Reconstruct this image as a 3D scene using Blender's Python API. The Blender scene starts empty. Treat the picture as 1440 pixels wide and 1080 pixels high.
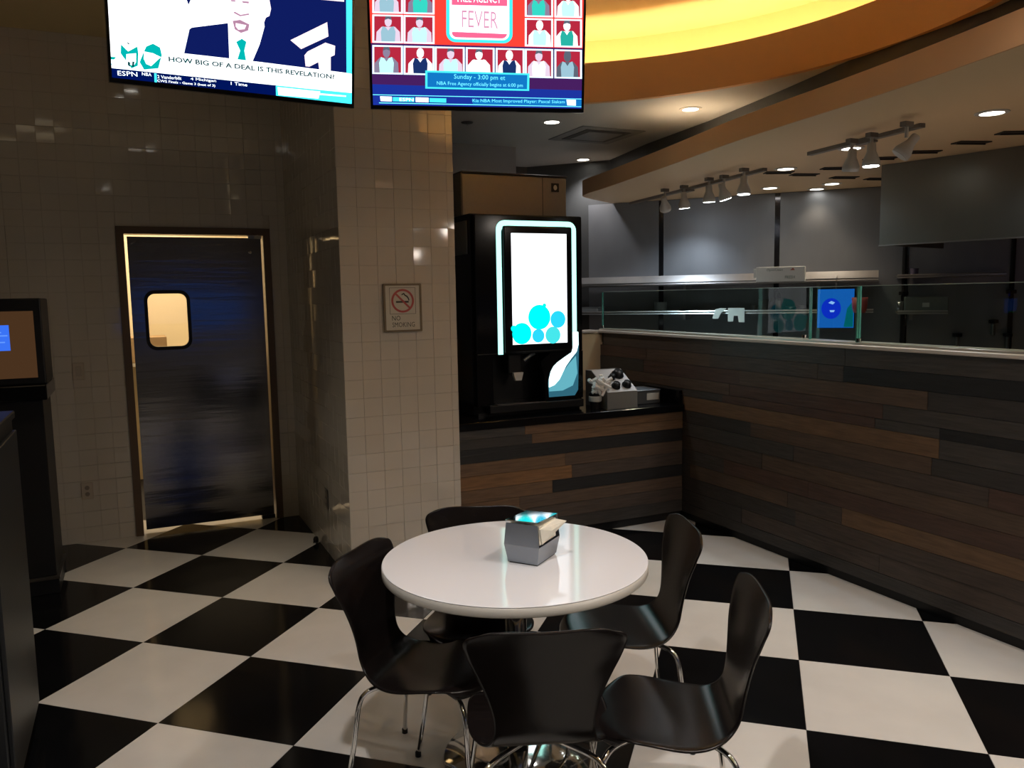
import bpy, bmesh, math, random
from mathutils import Vector, Matrix
random.seed(7)
C = bpy.context.scene.collection
SC = bpy.context.scene
V = Vector

# ------------------------------------------------------------------ camera
CB = V((0.508, -4.608, 1.651))
FB = V((0.42024, 0.90093, -0.10864)).normalized()
RB = V((0.90525, -0.42451, -0.01754)); RB = (RB - FB * RB.dot(FB)).normalized()
UB = RB.cross(FB)
FPX = 1133.15
cam = bpy.data.cameras.new('camera'); camo = bpy.data.objects.new('camera', cam); C.objects.link(camo)
cam.lens = FPX / 1440 * 36; cam.sensor_width = 36; cam.clip_start = .05; cam.clip_end = 60
camo.matrix_world = Matrix(((RB.x, UB.x, -FB.x, CB.x), (RB.y, UB.y, -FB.y, CB.y), (RB.z, UB.z, -FB.z, CB.z), (0, 0, 0, 1)))
SC.camera = camo
# ------------------------------------------------------------------ world, exposure, lamps
w = bpy.data.worlds.new('world'); SC.world = w; w.use_nodes = True
w.node_tree.nodes['Background'].inputs[0].default_value = (.02, .02, .02, 1)
w.node_tree.nodes['Background'].inputs[1].default_value = .3
SC.view_settings.view_transform = 'Standard'; SC.view_settings.look = 'None'
SC.view_settings.gamma = 1; SC.view_settings.use_curve_mapping = False
SC.view_settings.exposure = 0.25

def lamp(name, kind, loc, power, color=(1, 1, 1), size=.1, target=None, spot=None, blend=.6, size_y=None):
    l = bpy.data.lights.new(name, kind); l.energy = power; l.color = color
    if kind == 'AREA':
        l.size = size
        if size_y: l.shape = 'RECTANGLE'; l.size_y = size_y
    else: l.shadow_soft_size = size
    if kind == 'SPOT': l.spot_size = math.radians(spot); l.spot_blend = blend
    o = bpy.data.objects.new(name, l); C.objects.link(o); o.location = loc
    if target is not None: o.rotation_euler = (V(target) - V(loc)).to_track_quat('-Z', 'Y').to_euler()
    return o

WARM = (1, .80, .58); NEUT = (1, .95, .93); COOL = (.80, .90, 1)
# unseen lamps added to light the dining room (the fittings are built further down)
DINING = [(0.7, -3.3, 135), (2.7, -3.3, 75), (2.9, -6.2, 60), (0.2, -6.2, 30)]
lamp('alcove_lamp', 'SPOT', (.55, -.15, 3.37), 62, (1, .88, .70), .05, (.5, -.25, 0), 66, 1.0)
for x, y, p in DINING:
    lamp('added_dining_lamp', 'SPOT', (x, y, 3.37), p, NEUT, .06, (x, y, 0), 115, .9)
# kitchen soffit lamps to the right of the frame: they light the pillar and floor and leave the door wall in the pillar's shade
SOFFIT = [(4.25, -3.2, 34), (4.0, -4.4, 50), (3.8, -5.6, 75)]
for x, y, p in SOFFIT:
    lamp('soffit_lamp', 'SPOT', (x, y, 2.47), p, (1, .88, .77), .07, (x - .9, y, 0), 165, .5)
HC, HS, HU = 2.90, 2.50, 3.41

# ------------------------------------------------------------------ materials
MATS = {}
def mat(name, col=(.5, .5, .5), rough=.5, metal=0, emit=None, es=1, noise=0, nscale=8, stretch=None, coat=0, bump=0, spec=None, rvar=0):
    if name in MATS: return MATS[name]
    m = bpy.data.materials.new(name); m.use_nodes = True; nt = m.node_tree; b = nt.nodes['Principled BSDF']
    b.inputs['Base Color'].default_value = (*col, 1); b.inputs['Roughness'].default_value = rough; b.inputs['Metallic'].default_value = metal
    if spec is not None: b.inputs['Specular IOR Level'].default_value = spec
    if coat: b.inputs['Coat Weight'].default_value = coat; b.inputs['Coat Roughness'].default_value = .04
    if emit: b.inputs['Emission Color'].default_value = (*emit, 1); b.inputs['Emission Strength'].default_value = es
    if noise or bump or rvar:
        tc = nt.nodes.new('ShaderNodeTexCoord'); mp = nt.nodes.new('ShaderNodeMapping'); nz = nt.nodes.new('ShaderNodeTexNoise')
        nt.links.new(tc.outputs['Object'], mp.inputs[0]); nt.links.new(mp.outputs[0], nz.inputs['Vector'])
        nz.inputs['Scale'].default_value = nscale; nz.inputs['Detail'].default_value = 4
        if stretch: mp.inputs['Scale'].default_value = stretch
        oi = nt.nodes.new('ShaderNodeObjectInfo'); sh = nt.nodes.new('ShaderNodeVectorMath'); sh.operation = 'SCALE'
        cx = nt.nodes.new('ShaderNodeCombineXYZ'); nt.links.new(oi.outputs['Random'], cx.inputs[0]); nt.links.new(oi.outputs['Random'], cx.inputs[2])
        nt.links.new(cx.outputs[0], sh.inputs[0]); sh.inputs['Scale'].default_value = 37.
        nt.links.new(sh.outputs[0], mp.inputs['Location'])
        if noise:
            r = nt.nodes.new('ShaderNodeMix'); r.data_type = 'RGBA'
            r.inputs[6].default_value = (*[c * (1 - noise) for c in col], 1); r.inputs[7].default_value = (*[min(1, c * (1 + noise)) for c in col], 1)
            nt.links.new(nz.outputs['Fac'], r.inputs[0]); nt.links.new(r.outputs[2], b.inputs['Base Color'])
        if rvar:
            mr = nt.nodes.new('ShaderNodeMapRange'); mr.inputs[3].default_value = rough; mr.inputs[4].default_value = rough + rvar
            nt.links.new(nz.outputs['Fac'], mr.inputs[0]); nt.links.new(mr.outputs[0], b.inputs['Roughness'])
        if bump:
            bp = nt.nodes.new('ShaderNodeBump'); bp.inputs['Strength'].default_value = bump; bp.inputs['Distance'].default_value = .004
            nt.links.new(nz.outputs['Fac'], bp.inputs['Height']); nt.links.new(bp.outputs[0], b.inputs['Normal'])
    MATS[name] = m; return m

def glow(name, col, s):
    if name in MATS: return MATS[name]
    m = bpy.data.materials.new(name); m.use_nodes = True; nt = m.node_tree; nt.nodes.clear()
    e = nt.nodes.new('ShaderNodeEmission'); e.inputs[0].default_value = (*col, 1); e.inputs[1].default_value = s
    o = nt.nodes.new('ShaderNodeOutputMaterial'); nt.links.new(e.outputs[0], o.inputs[0]); MATS[name] = m; return m

def glassmat(name, tint, gloss=1.0):
    m = bpy.data.materials.new(name); m.use_nodes = True; nt = m.node_tree; nt.nodes.clear()
    t = nt.nodes.new('ShaderNodeBsdfTransparent'); t.inputs[0].default_value = (*tint, 1)
    g = nt.nodes.new('ShaderNodeBsdfGlossy'); g.inputs['Roughness'].default_value = .01; g.inputs[0].default_value = (gloss, gloss, gloss, 1)
    fr = nt.nodes.new('ShaderNodeFresnel'); fr.inputs[0].default_value = 1.52
    mx = nt.nodes.new('ShaderNodeMixShader'); o = nt.nodes.new('ShaderNodeOutputMaterial')
    ge = nt.nodes.new('ShaderNodeNewGeometry'); fm = nt.nodes.new('ShaderNodeMath'); fm.operation = 'MULTIPLY'; iv = nt.nodes.new('ShaderNodeMath'); iv.operation = 'SUBTRACT'; iv.inputs[0].default_value = 1; nt.links.new(ge.outputs['Backfacing'], iv.inputs[1]); nt.links.new(fr.outputs[0], fm.inputs[0]); nt.links.new(iv.outputs[0], fm.inputs[1]); nt.links.new(fm.outputs[0], mx.inputs[0]); nt.links.new(t.outputs[0], mx.inputs[1]); nt.links.new(g.outputs[0], mx.inputs[2]); nt.links.new(mx.outputs[0], o.inputs[0])
    return m

WHITE_TILE = mat('floor_white', (.66, .63, .585), .13, noise=.09, nscale=5, rvar=.08)
BLACK_TILE = mat('floor_black', (.004, .004, .0045), .10, noise=.3, nscale=5, rvar=.06, spec=.22)
GROUT_D = mat('grout_dark', (.05, .045, .04), .8)
WALLTILE = mat('glazed_cream_tile', (.60, .555, .485), .07, noise=.04, nscale=3, coat=.3)
GROUT = mat('grout_light', (.52, .47, .40), .8)
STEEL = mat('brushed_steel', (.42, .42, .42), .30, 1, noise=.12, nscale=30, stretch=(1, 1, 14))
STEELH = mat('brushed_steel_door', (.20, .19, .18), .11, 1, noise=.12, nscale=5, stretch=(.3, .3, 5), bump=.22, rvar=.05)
STEELK = mat('kitchen_panel_steel', (.27, .285, .31), .40, .6, noise=.15, nscale=6, stretch=(1, 1, .3))
CHROME = mat('chrome', (.75, .75, .74), .08, 1)
BLACKG = mat('black_gloss', (.005, .005, .006), .12, spec=.3)
BLACKM = mat('black_satin', (.009, .009, .010), .4, spec=.3)
BLACKWOOD = mat('black_lacquered_plywood', (.009, .0065, .006), .20, noise=.4, nscale=12, stretch=(1, 6, 1), rvar=.06, spec=.3)
CHARCOAL = mat('charcoal_laminate', (.014, .015, .016), .4, spec=.3)
BRONZE = mat('brown_door_frame', (.13, .085, .05), .35, .3)
ORANGE = mat('orange_ceiling_paint', (.60, .35, .17), .6, noise=.03, nscale=2)
YELLOW = mat('yellow_ceiling_paint', (.86, .66, .32), .6, noise=.03, nscale=2)
GREYC = mat('grey_white_ceiling_paint', (.50, .51, .50), .7)
BEIGEC = mat('beige_soffit_paint', (.68, .50, .30), .55)
DARKP = mat('dark_grey_paint', (.055, .058, .06), .5)
WALLP = mat('plain_wall_paint', (.42, .42, .43), .7)
CREAMP = mat('cream_room_paint', (.80, .68, .45), .7)
LEDGE = mat('ledge_laminate', (.62, .56, .50), .3)
TABLEW = mat('white_gloss_laminate', (.80, .80, .82), .09)
RIM = mat('white_table_edge', (.56, .53, .47), .35)
PAPER = mat('napkin_paper', (.82, .78, .66), .8, noise=.1, nscale=60)
GREYMETAL = mat('brushed_dispenser_metal', (.27, .295, .33), .28, .6)
MIRROR = mat('polished_dispenser_top', (.7, .75, .8), .05, 1)
DARKPANEL = mat('dark_panel', (.02, .02, .022), .3)
WOODS = [mat('plank_%d' % i, c, .5, noise=.6, nscale=6, stretch=(1.2, 1.2, 14), bump=.6) for i, c in enumerate([
    (.040, .034, .030), (.068, .048, .037), (.095, .060, .040), (.150, .085, .045), (.055, .047, .041), (.014, .013, .013), (.21, .105, .042), (.078, .043, .031)])]
GLASS = glassmat('glass', (.82, .91, .88), .35); PANE = glassmat('door_pane', (.97, .96, .93))
GLASSEDGE = mat('green_glass_edge', (.10, .32, .28), .15, emit=None)
LAMPW = glow('lamp_face', (1, .95, .85), 9); LAMPC = glow('lamp_face_cool', (.9, .95, 1), 22); COVE = glow('cove_lamp_face', (1, .74, .42), 22)

# ------------------------------------------------------------------ mesh helpers
def link(name, bm, m, parent=None, smooth=False):
    me = bpy.data.meshes.new(name); bmesh.ops.recalc_face_normals(bm, faces=bm.faces); bm.to_mesh(me); bm.free()
    for mm in (m if isinstance(m, (list, tuple)) else [m]): me.materials.append(mm)
    if smooth: me.shade_smooth()
    o = bpy.data.objects.new(name, me); C.objects.link(o)
    if parent is not None: o.parent = parent
    return o
def box_bm(x0, x1, y0, y1, z0, z1, bev=0, seg=1, bm=None):
    b = bmesh.new(); bmesh.ops.create_cube(b, size=1)
    bmesh.ops.scale(b, vec=(x1 - x0, y1 - y0, z1 - z0), verts=b.verts); bmesh.ops.translate(b, vec=((x0 + x1) / 2, (y0 + y1) / 2, (z0 + z1) / 2), verts=b.verts)
    if bev: bmesh.ops.bevel(b, geom=b.edges[:], offset=bev, segments=seg, affect='EDGES', profile=.5)
    if bm is None: return b
    me = bpy.data.meshes.new('t'); b.to_mesh(me); bm.from_mesh(me); bpy.data.meshes.remove(me); b.free(); return bm
def box(name, x0, x1, y0, y1, z0, z1, m, parent=None, bev=0, seg=1): return link(name, box_bm(x0, x1, y0, y1, z0, z1, bev, seg), m, parent)
def prism_bm(pts, axis_vec, bm=None):
    """closed planar polygon (3-D points) extruded by axis_vec"""
    bm = bm or bmesh.new(); a = [bm.verts.new(p) for p in pts]; b = [bm.verts.new(V(p) + V(axis_vec)) for p in pts]; n = len(pts)
    bm.faces.new(a); bm.faces.new(b[::-1])
    for i in range(n): bm.faces.new((a[i], a[(i + 1) % n], b[(i + 1) % n], b[i]))
    return bm
def tube_bm(pts, r, n=10, bm=None, radii=None, cap=True):
    bm = bm or bmesh.new(); pts = [V(p) for p in pts]; rings = []; up = None
    for i, p in enumerate(pts):
        t = (pts[min(i + 1, len(pts) - 1)] - pts[max(i - 1, 0)]).normalized()
        if up is None: up = t.orthogonal().normalized()
        up = (up - t * up.dot(t)).normalized(); s = t.cross(up); rr = radii[i] if radii else r
        rings.append([bm.verts.new(p + (up * math.cos(a) + s * math.sin(a)) * rr) for a in [2 * math.pi * k / n for k in range(n)]])
    for a, b in zip(rings, rings[1:]):
        for k in range(n): bm.faces.new((a[k], a[(k + 1) % n], b[(k + 1) % n], b[k]))
    if cap: bm.faces.new(rings[0][::-1]); bm.faces.new(rings[-1])
    return bm
def lathe_bm(prof, c=(0, 0, 0), n=32, bm=None, ring=False):
    bm = bm or bmesh.new(); rings = []
    if ring: prof = list(prof) + [prof[0]]
    for r, z in prof: rings.append([bm.verts.new((c[0] + r * math.cos(2 * math.pi * k / n), c[1] + r * math.sin(2 * math.pi * k / n), c[2] + z)) for k in range(n)] if r > 1e-6 else [bm.verts.new((c[0], c[1], c[2] + z))])
    for a, b in zip(rings, rings[1:]):
        for k in range(n):
            k2 = (k + 1) % n
            if len(a) == 1 and len(b) > 1: bm.faces.new((a[0], b[k2], b[k]))
            elif len(b) == 1 and len(a) > 1: bm.faces.new((a[k], a[k2], b[0]))
            elif len(a) > 1: bm.faces.new((a[k], a[k2], b[k2], b[k]))
    if ring: bmesh.ops.remove_doubles(bm, verts=rings[0] + rings[-1], dist=1e-7); return bm
    if len(rings[0]) > 1: bm.faces.new(rings[0][::-1])
    if len(rings[-1]) > 1: bm.faces.new(rings[-1])
    return bm
def smooth_pts(P, k=6):
    P = [V(p) for p in P]; out = []
    for i in range(len(P) - 1):
        a, b, c, d = P[max(i - 1, 0)], P[i], P[i + 1], P[min(i + 2, len(P) - 1)]
        for j in range(k):
            t = j / k; out.append(.5 * ((2 * b) + (c - a) * t + (2 * a - 5 * b + 4 * c - d) * t * t + (3 * b - a - 3 * c + d) * t ** 3))
    return out + [P[-1]]
def rrect(cx, cz, w, h, r, n=6):
    out = []
    for sx, sz, a0 in ((1, 1, 0), (-1, 1, 90), (-1, -1, 180), (1, -1, 270)):
        for k in range(n + 1):
            a = math.radians(a0 + 90 * k / n); out.append((cx + sx * (w / 2 - r) + r * math.cos(a), cz + sz * (h / 2 - r) + r * math.sin(a)))
    return out

def tag(o, label, cat, group=None, kind=None):
    o['label'] = label; o['category'] = cat
    if group: o['group'] = group
    if kind: o['kind'] = kind
    return o
def thing(name, label, cat, loc=(0, 0, 0), rz=0, group=None):
    o = bpy.data.objects.new(name, None); C.objects.link(o); o.location = loc; o.rotation_euler = (0, 0, rz); o.empty_display_size = .05
    return tag(o, label, cat, group)
def struct(o, label=None, cat=None):
    o['kind'] = 'structure'
    if label: o['label'] = label
    if cat: o['category'] = cat
    return o
def copy_tree(o, parent=None):
    c = o.copy(); C.objects.link(c); c.parent = parent
    for ch in [x for x in bpy.data.objects if x.parent == o]: copy_tree(ch, c)
    return c

def ray(x, y): return FB + RB * ((x - 720) / FPX) - UB * ((y - 540) / FPX)
def at(ax, val, x, y):
    d = ray(x, y); return CB + d * ((val - CB[ax]) / d[ax])
def atp(P0, N, x, y):
    d = ray(x, y); return CB + d * ((V(P0) - CB).dot(N) / d.dot(N))

def letters(name, s, P0, ux, uy, w, h, m, parent=None, n=None, off=.0, bold=0):
    """flat lettering: lower left corner P0, fitted to w by h on the plane ux, uy"""
    cu = bpy.data.curves.new('t', 'FONT'); cu.body = s; cu.resolution_u = 2; cu.offset = bold
    o = bpy.data.objects.new('t', cu); C.objects.link(o); bpy.context.view_layer.update()
    me = bpy.data.meshes.new_from_object(o.evaluated_get(bpy.context.evaluated_depsgraph_get())); bpy.data.objects.remove(o); bpy.data.curves.remove(cu)
    xs = [v.co.x for v in me.vertices]; ys = [v.co.y for v in me.vertices]; x0, x1, y0, y1 = min(xs), max(xs), min(ys), max(ys)
    N = V(ux).cross(V(uy))
    for v in me.vertices: v.co = V(P0) + V(ux) * ((v.co.x - x0) / (x1 - x0) * w) + V(uy) * ((v.co.y - y0) / (y1 - y0) * h) + N * off
    me.materials.clear(); me.materials.append(m); me.name = name
    r = bpy.data.objects.new(name, me); C.objects.link(r)
    if parent is not None: r.parent = parent
    return r

# ================================================================== STRUCTURE
T = .61; AR = math.radians(-42.1); ex = V((math.cos(AR), math.sin(AR), 0)); ey = V((-math.sin(AR), math.cos(AR), 0))
fl = box('floor', -3.6, 9.2, -9.2, 4.2, -.12, -.006, GROUT_D); struct(fl, 'black and white checkered tile floor laid diagonally', None)
def tile_mesh(name, s, t, bev, m):
    b = box_bm(-s / 2, s / 2, -s / 2, s / 2, -t, 0, 0)
    top = [e for e in b.edges if all(v.co.z > -1e-6 for v in e.verts)]
    bmesh.ops.bevel(b, geom=top, offset=bev, segments=1, affect='EDGES')
    me = bpy.data.meshes.new(name); b.to_mesh(me); b.free(); me.materials.append(m); return me
tw = tile_mesh('tile', T - .0016, .008, .0006, WHITE_TILE); tb = tile_mesh('tile', T - .0016, .008, .0006, BLACK_TILE)
tlist = []
for i in range(-14, 22):
    for j in range(-14, 16):
        c = ex * ((i + .5) * T) + ey * ((j + .5) * T)
        if not (-3.2 < c.x < 4.5 and -7.5 < c.y < 2.1): continue
        if c.x > 1.9 and c.y > .5: continue
        tlist.append(((c - V((1.5, -2, 0))).length, c, (i + j) % 2 == 0))
tlist.sort(key=lambda t: t[0])
for _, c, wh in tlist[:290]:
    o = bpy.data.objects.new('tile', tw if wh else tb); C.objects.link(o); o.parent = fl; o.location = c; o.rotation_euler = (0, 0, AR)

wt = tile_mesh('wall_tile', .1071, .008, .0010, WALLTILE)
def tile_wall(parent, org, ux, nrm, W, H, skip=None, pitch=.108, lim=300, vis=None, x_off=0):
    """square glazed tiles on a vertical face: org lower-left corner, ux along, nrm out"""
    org, ux, nrm = V(org), V(ux), V(nrm); uz = V((0, 0, 1)); cells = []
    for r in range(int(math.ceil(H / pitch))):
        for c in range(int(math.ceil((W - x_off) / pitch)) + (1 if x_off else 0)):
            u0 = x_off + (c - (1 if x_off else 0)) * pitch; u1 = u0 + pitch; v0 = r * pitch; v1 = v0 + pitch
            u0, u1, v1 = max(u0, 0), min(u1, W), min(v1, H)
            if u1 - u0 < .012 or v1 - v0 < .012: continue
            if skip and u1 > skip[0] and u0 < skip[1] and v1 > skip[2] and v0 < skip[3]:
                if u0 < skip[0] - .015: u1 = skip[0]
                elif u1 > skip[1] + .015: u0 = skip[1]
                elif v0 < skip[3] and v1 > skip[3] + .015: v0 = skip[3]
                else: continue
            cells.append((u0, u1, v0, v1))
    cells.sort(key=lambda q: vis(q) if vis else 0)
    rest = bmesh.new(); R0 = Matrix((ux, uz.cross(ux) * -1, nrm)).transposed()
    # local axes: x = ux, y = uz (up), z = out
    R = Matrix((ux, uz, nrm)).transposed()
    for k, (u0, u1, v0, v1) in enumerate(cells):
        ctr = org + ux * ((u0 + u1) / 2) + uz * ((v0 + v1) / 2) + nrm * .008
        tilt = Matrix.Rotation(random.gauss(0, .009), 3, 'X') @ Matrix.Rotation(random.gauss(0, .009), 3, 'Y')
        M = (R @ tilt).to_4x4(); M.translation = ctr
        M = M @ Matrix.Diagonal(((u1 - u0) / pitch, (v1 - v0) / pitch, 1, 1))
        if k < lim:
            o = bpy.data.objects.new('wall_tile', wt); C.objects.link(o); o.parent = parent; o.matrix_world = M
        else:
            n0 = len(rest.verts); rest.from_mesh(wt); rest.verts.ensure_lookup_table()
            bmesh.ops.transform(rest, matrix=M, verts=rest.verts[n0:])
    if len(rest.verts):
        me = bpy.data.meshes.new('wall_tiles_rest'); rest.to_mesh(me); me.materials.append(WALLTILE)
        o = bpy.data.objects.new('wall_tile_field', me); C.objects.link(o); o.parent = parent; o['kind'] = 'stuff'
    rest.free()
def wall(name, x0, x1, y0, y1, z0, z1, m, label=None): return struct(box(name, x0, x1, y0, y1, z0, z1, m), label)

DX0, DX1, DZ = .432, 1.452, 2.172
# back wall with the door opening (one mesh)
b = bmesh.new(); YB = 1.597
box_bm(-3.5, DX0, YB, YB + .11, 0, 3.6, bm=b); box_bm(DX1, 1.69, YB, YB + .11, 0, 3.6, bm=b); box_bm(DX0, DX1, YB, YB + .11, DZ, 3.6, bm=b)
wb = struct(link('wall_back', b, GROUT), 'glazed tile wall around the steel door')
tile_wall(wb, (-1.4, YB, 0), (1, 0, 0), (0, -1, 0), 1.4 + 1.577, 3.41, (DX0 + 1.4, DX1 + 1.4, 0, DZ),
          vis=lambda q: (0 if (q[0] > .75 and q[3] < 3.05) else 10) + abs(q[0] - 1.9) + (.25 * max(0, q[2] - 1.6)))
wa = wall('wall_alcove', 1.577, 1.69, .03, YB, 0, 3.6, GROUT, 'side wall of cream glazed tiles right of the door')
tile_wall(wa, (1.577, -.08, 0), (0, 1, 0), (-1, 0, 0), YB + .08, 3.41, vis=lambda q: max(q[2] - 2.2, 0) * 4 + .2 * q[0] + .1 * q[2])
wp = wall('wall_pillar', 1.577, 2.258, -.08, .03, 0, 3.6, GROUT, 'cream tiled pillar face behind the round table')
tile_wall(wp, (1.569, -.08, 0), (1, 0, 0), (0, -1, 0), .689, 3.41, vis=lambda q: q[2])
wall('wall_pillar_side', 1.69, 2.258, .03, 1.70, 0, 3.6, WALLP)
wall('wall_bulkhead', 2.258, 3.523, 1.70, 1.80, 0, 3.6, WALLP, 'light grey wall behind the ice machine')
wall('wall_recess', 3.40, 4.20, 2.62, 2.72, 0, 3.6, DARKP)
wall('wall_recess_side', 3.423, 3.523, 1.80, 2.62, 0, 3.6, WALLP)
wall('wall_half', 2.26, 4.10, 1.262, 1.36, 0, 1.325, BEIGEC, 'low wall behind the soda counter')
wall('wall_left', -3.6, -3.5, -9.1, 1.71, 0, 3.6, CHARCOAL); wall('wall_rear', -3.6, 9.2, -9.2, -9.1, 0, 3.6, WALLP)
wall('wall_right', 9.1, 9.2, -9.1, 4.2, 0, 3.6, WALLP)
# upper ceiling
up = struct(box('ceiling', -3.6, 4.75, -9.2, 1.71, HU, HU + .1, YELLOW), 'yellow upper ceiling lit by the cove lights')
# lower ring ceiling with curved fascia (annular arc, centre and radius measured)
cc = (2.126, -1.517); R = 1.99
def arc(r, a0, a1, n, z):
    return [V((cc[0] + r * math.cos(math.radians(a0 + (a1 - a0) * k / n)), cc[1] + r * math.sin(math.radians(a0 + (a1 - a0) * k / n)), z)) for k in range(n + 1)]
A0, A1 = 86.0, -80.0
b = bmesh.new(); inner = arc(R, A0, A1, 64, HC)
outer = [V((2.265, 1.70, HC)), V((3.523, 1.70, HC)), V((3.523, 2.62, HC)), V((4.09, 2.62, HC)), V((4.64, 2.0, HC)), V((4.50, 1.2, HC)), V((4.41, .25, HC)), V((4.27, -.6, HC)), V((4.145, -1.25, HC)), V((4.10, -2.1, HC)), V((3.85, -2.9, HC)), V((3.5, -9.1, HC)), V((2.47, -9.1, HC))]
prism_bm(inner[::-1] + outer, (0, 0, .05), b)
lc = struct(link('ceiling_lower_ring', b, GREYC), 'lower grey ceiling with a curved edge')
b = bmesh.new(); i0 = arc(R - .012, A0, A1, 64, HC - .004); o0 = arc(R + .03, A0, A1, 64, HC - .004)
prism_bm(i0 + o0[::-1], (0, 0, .25), b)
fa = struct(link('trim_1', b, ORANGE), 'curved orange fascia of the upper ceiling recess')
b = bmesh.new(); i0 = arc(R + .10, A0 - 8, A1, 48, HC + .055); o0 = arc(R + .14, A0 - 8, A1, 48, HC + .055)
prism_bm(i0 + o0[::-1], (0, 0, .03), b)
tag(link('cove_light_strip', b, COVE), 'warm cove light strip hidden behind the curved orange fascia', 'light')
# upstand behind the cove, closes the recess over the kitchen
b = bmesh.new(); i0 = arc(R + .42, 92, A1, 64, HC + .05); o0 = arc(R + .46, 92, A1, 64, HC + .05)
prism_bm(i0 + o0[::-1], (0, 0, HU - HC - .05), b); struct(link('trim_2', b, YELLOW))
# dark curved wall over the soffit
dk = [(4.64, 2.0), (4.50, 1.2), (4.41, .25), (4.27, -.6), (4.145, -1.25), (4.10, -2.1), (3.85, -2.9), (3.5, -9.1)]
dk = [V((x, y, HS + .1)) for x, y in dk]; b = bmesh.new()
prism_bm(dk + [p + V((.04, 0, 0)) for p in dk[::-1]], (0, 0, HC - HS - .1), b); struct(link('wall_kitchen_upper', b, DARKP), 'dark band above the kitchen soffit')
# kitchen soffit
front = smooth_pts([(4.66, 1.955, 0), (4.16, 1.62, 0), (4.05, 1.40, 0), (4.008, 1.08, 0), (3.83, 0.0, 0), (3.653, -.969, 0), (3.54, -1.93, 0), (3.405, -2.71, 0), (3.0, -4.6, 0), (2.5, -9.1, 0)], 5)
front = [V((p.x, p.y, HS)) for p in front]
bl = V((math.cos(math.radians(-48.12)), math.sin(math.radians(-48.12)), 0)); KB0 = V((4.66, 1.955, 0)); bn = V((-bl.y, bl.x, 0)) * -1   # towards the viewer
b = bmesh.new(); prism_bm(front + [V((9.1, -9.1, HS)), V((9.1, -3.0, HS)), KB0 + bl * .0 + V((0, 0, HS)) + V((.06, .07, 0))], (0, 0, .12), b)
struct(link('ceiling_kitchen_soffit', b, BEIGEC), 'lower beige kitchen ceiling')
b = bmesh.new(); n = len(front)
outw = []
for i, p in enumerate(front):
    t = (front[min(i + 1, n - 1)] - front[max(i - 1, 0)]).normalized(); outw.append(p + V((t.y, -t.x, 0)) * .012)
prism_bm([p + V((0, 0, -.002)) for p in front] + [p + V((0, 0, -.002)) for p in outw[::-1]], (0, 0, .124), b)
struct(link('trim_3', b, ORANGE), 'orange edge of the kitchen soffit')

# kitchen back wall: steel panels with joint strips
def kb(s, d, z): p = KB0 + bl * s + bn * d; return V((p.x, p.y, z))
def kbox_bm(s0, s1, d0, d1, z0, z1, bm=None):
    return prism_bm([kb(s0, d0, z0), kb(s1, d0, z0), kb(s1, d1, z0), kb(s0, d1, z0)], (0, 0, z1 - z0), bm)
def kbox(name, s0, s1, d0, d1, z0, z1, m, parent=None): return link(name, kbox_bm(s0, s1, d0, d1, z0, z1), m, parent)
def atk(x, y, d=0):  # point on the plane parallel to the kitchen back wall; returns s, z
    p = atp(KB0 + bn * d, bn, x, y); return (p - KB0).dot(bl), p.z
kw = struct(kbox('wall_kitchen_back', -.88, 5.8, -.10, -.012, 0, HC, DARKP), 'kitchen back wall of brushed steel sheets')
sA = atk(930, 330)[0]; sB = atk(1093, 330)[0]; sC = sB + (sB - sA); edges = [atk(826, 330)[0], sA, sB, sC, sC + 1.1, 5.7]
for a, c in zip(edges, edges[1:]):
    kbox('panel', a + .012, c - .012, -.012, 0, .0, HS - .004, STEELK, kw)
for s in edges[1:-1]:
    kbox('joint_strip', s - .022, s + .022, 0, .006, 0, HS - .004, mat('joint_steel', (.10, .10, .11), .12, .9), kw)

b = prism_bm([V((4.34, -9, -.006)), V((9, -9, -.006)), V((9, -2.8, -.006)), KB0 + V((0, 0, -.006)), V((4.34, 1.9, -.006))], (0, 0, .006)); struct(link('floor_kitchen', b, mat('warm_bounce_floor', (.42, .25, .15), .5)), 'unseen kitchen floor, reddish to bounce warm light')  # hidden slab, coloured reddish to bounce warm light onto the kitchen ceiling
# ------------------------------------------------------------------ kitchen front wall with planks
kf = struct(box('wall_kitchen_front', 4.10, 4.34, -9.0, 1.262, 0, 1.33, BLACKM), 'low kitchen wall clad in dark reclaimed wood planks')
def plank(parent, x0, x1, y0, y1, z0, z1, m): return box('plank', x0, x1, y0, y1, z0, z1, m, parent)
rowsK = [.055, .125, .225, .325, .425, .525, .625, .72, .81, .91, .965, 1.045, 1.14, 1.23, 1.33]
special = {12: [(-3.3, -1.334, 5)], 9: [(-4.2, -1.94, 5)], 8: [(-1.94, .117, 3)], 3: [(-3.2, -1.35, 3)], 0: [(-9, 1.26, 0)], 5: [(-2.5, -.7, 2)]}
for r in range(len(rowsK) - 1):
    z0, z1 = rowsK[r] + .001, rowsK[r + 1] - .001; spans = []
    y = 1.26 - random.uniform(0, .9); cuts = [1.26]
    while y > -6.2: cuts.append(y); y -= random.uniform(.75, 1.7)
    cuts.append(-6.6)
    sp = special.get(r, [])
    for a, c in zip(cuts, cuts[1:]):
        segs = [(c, a)]
        for s0, s1, _ in sp:
            ns = []
            for u, v in segs:
                if s1 <= u or s0 >= v: ns.append((u, v)); continue
                if u < s0: ns.append((u, s0))
                if v > s1: ns.append((s1, v))
            segs = ns
        for u, v in segs:
            if v - u > .06: spans.append((u, v, random.choice([0, 1, 1, 2, 4, 4, 7, 2, 0])))
    for s0, s1, k in sp: spans.append((max(s0, -6.6), s1, k))
    for u, v, k in spans:
        if u > 1.26: continue
        plank(kf, 4.08 - random.uniform(0, .004) , 4.101, u + .001, v - .001, z0, z1, WOODS[k])
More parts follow.
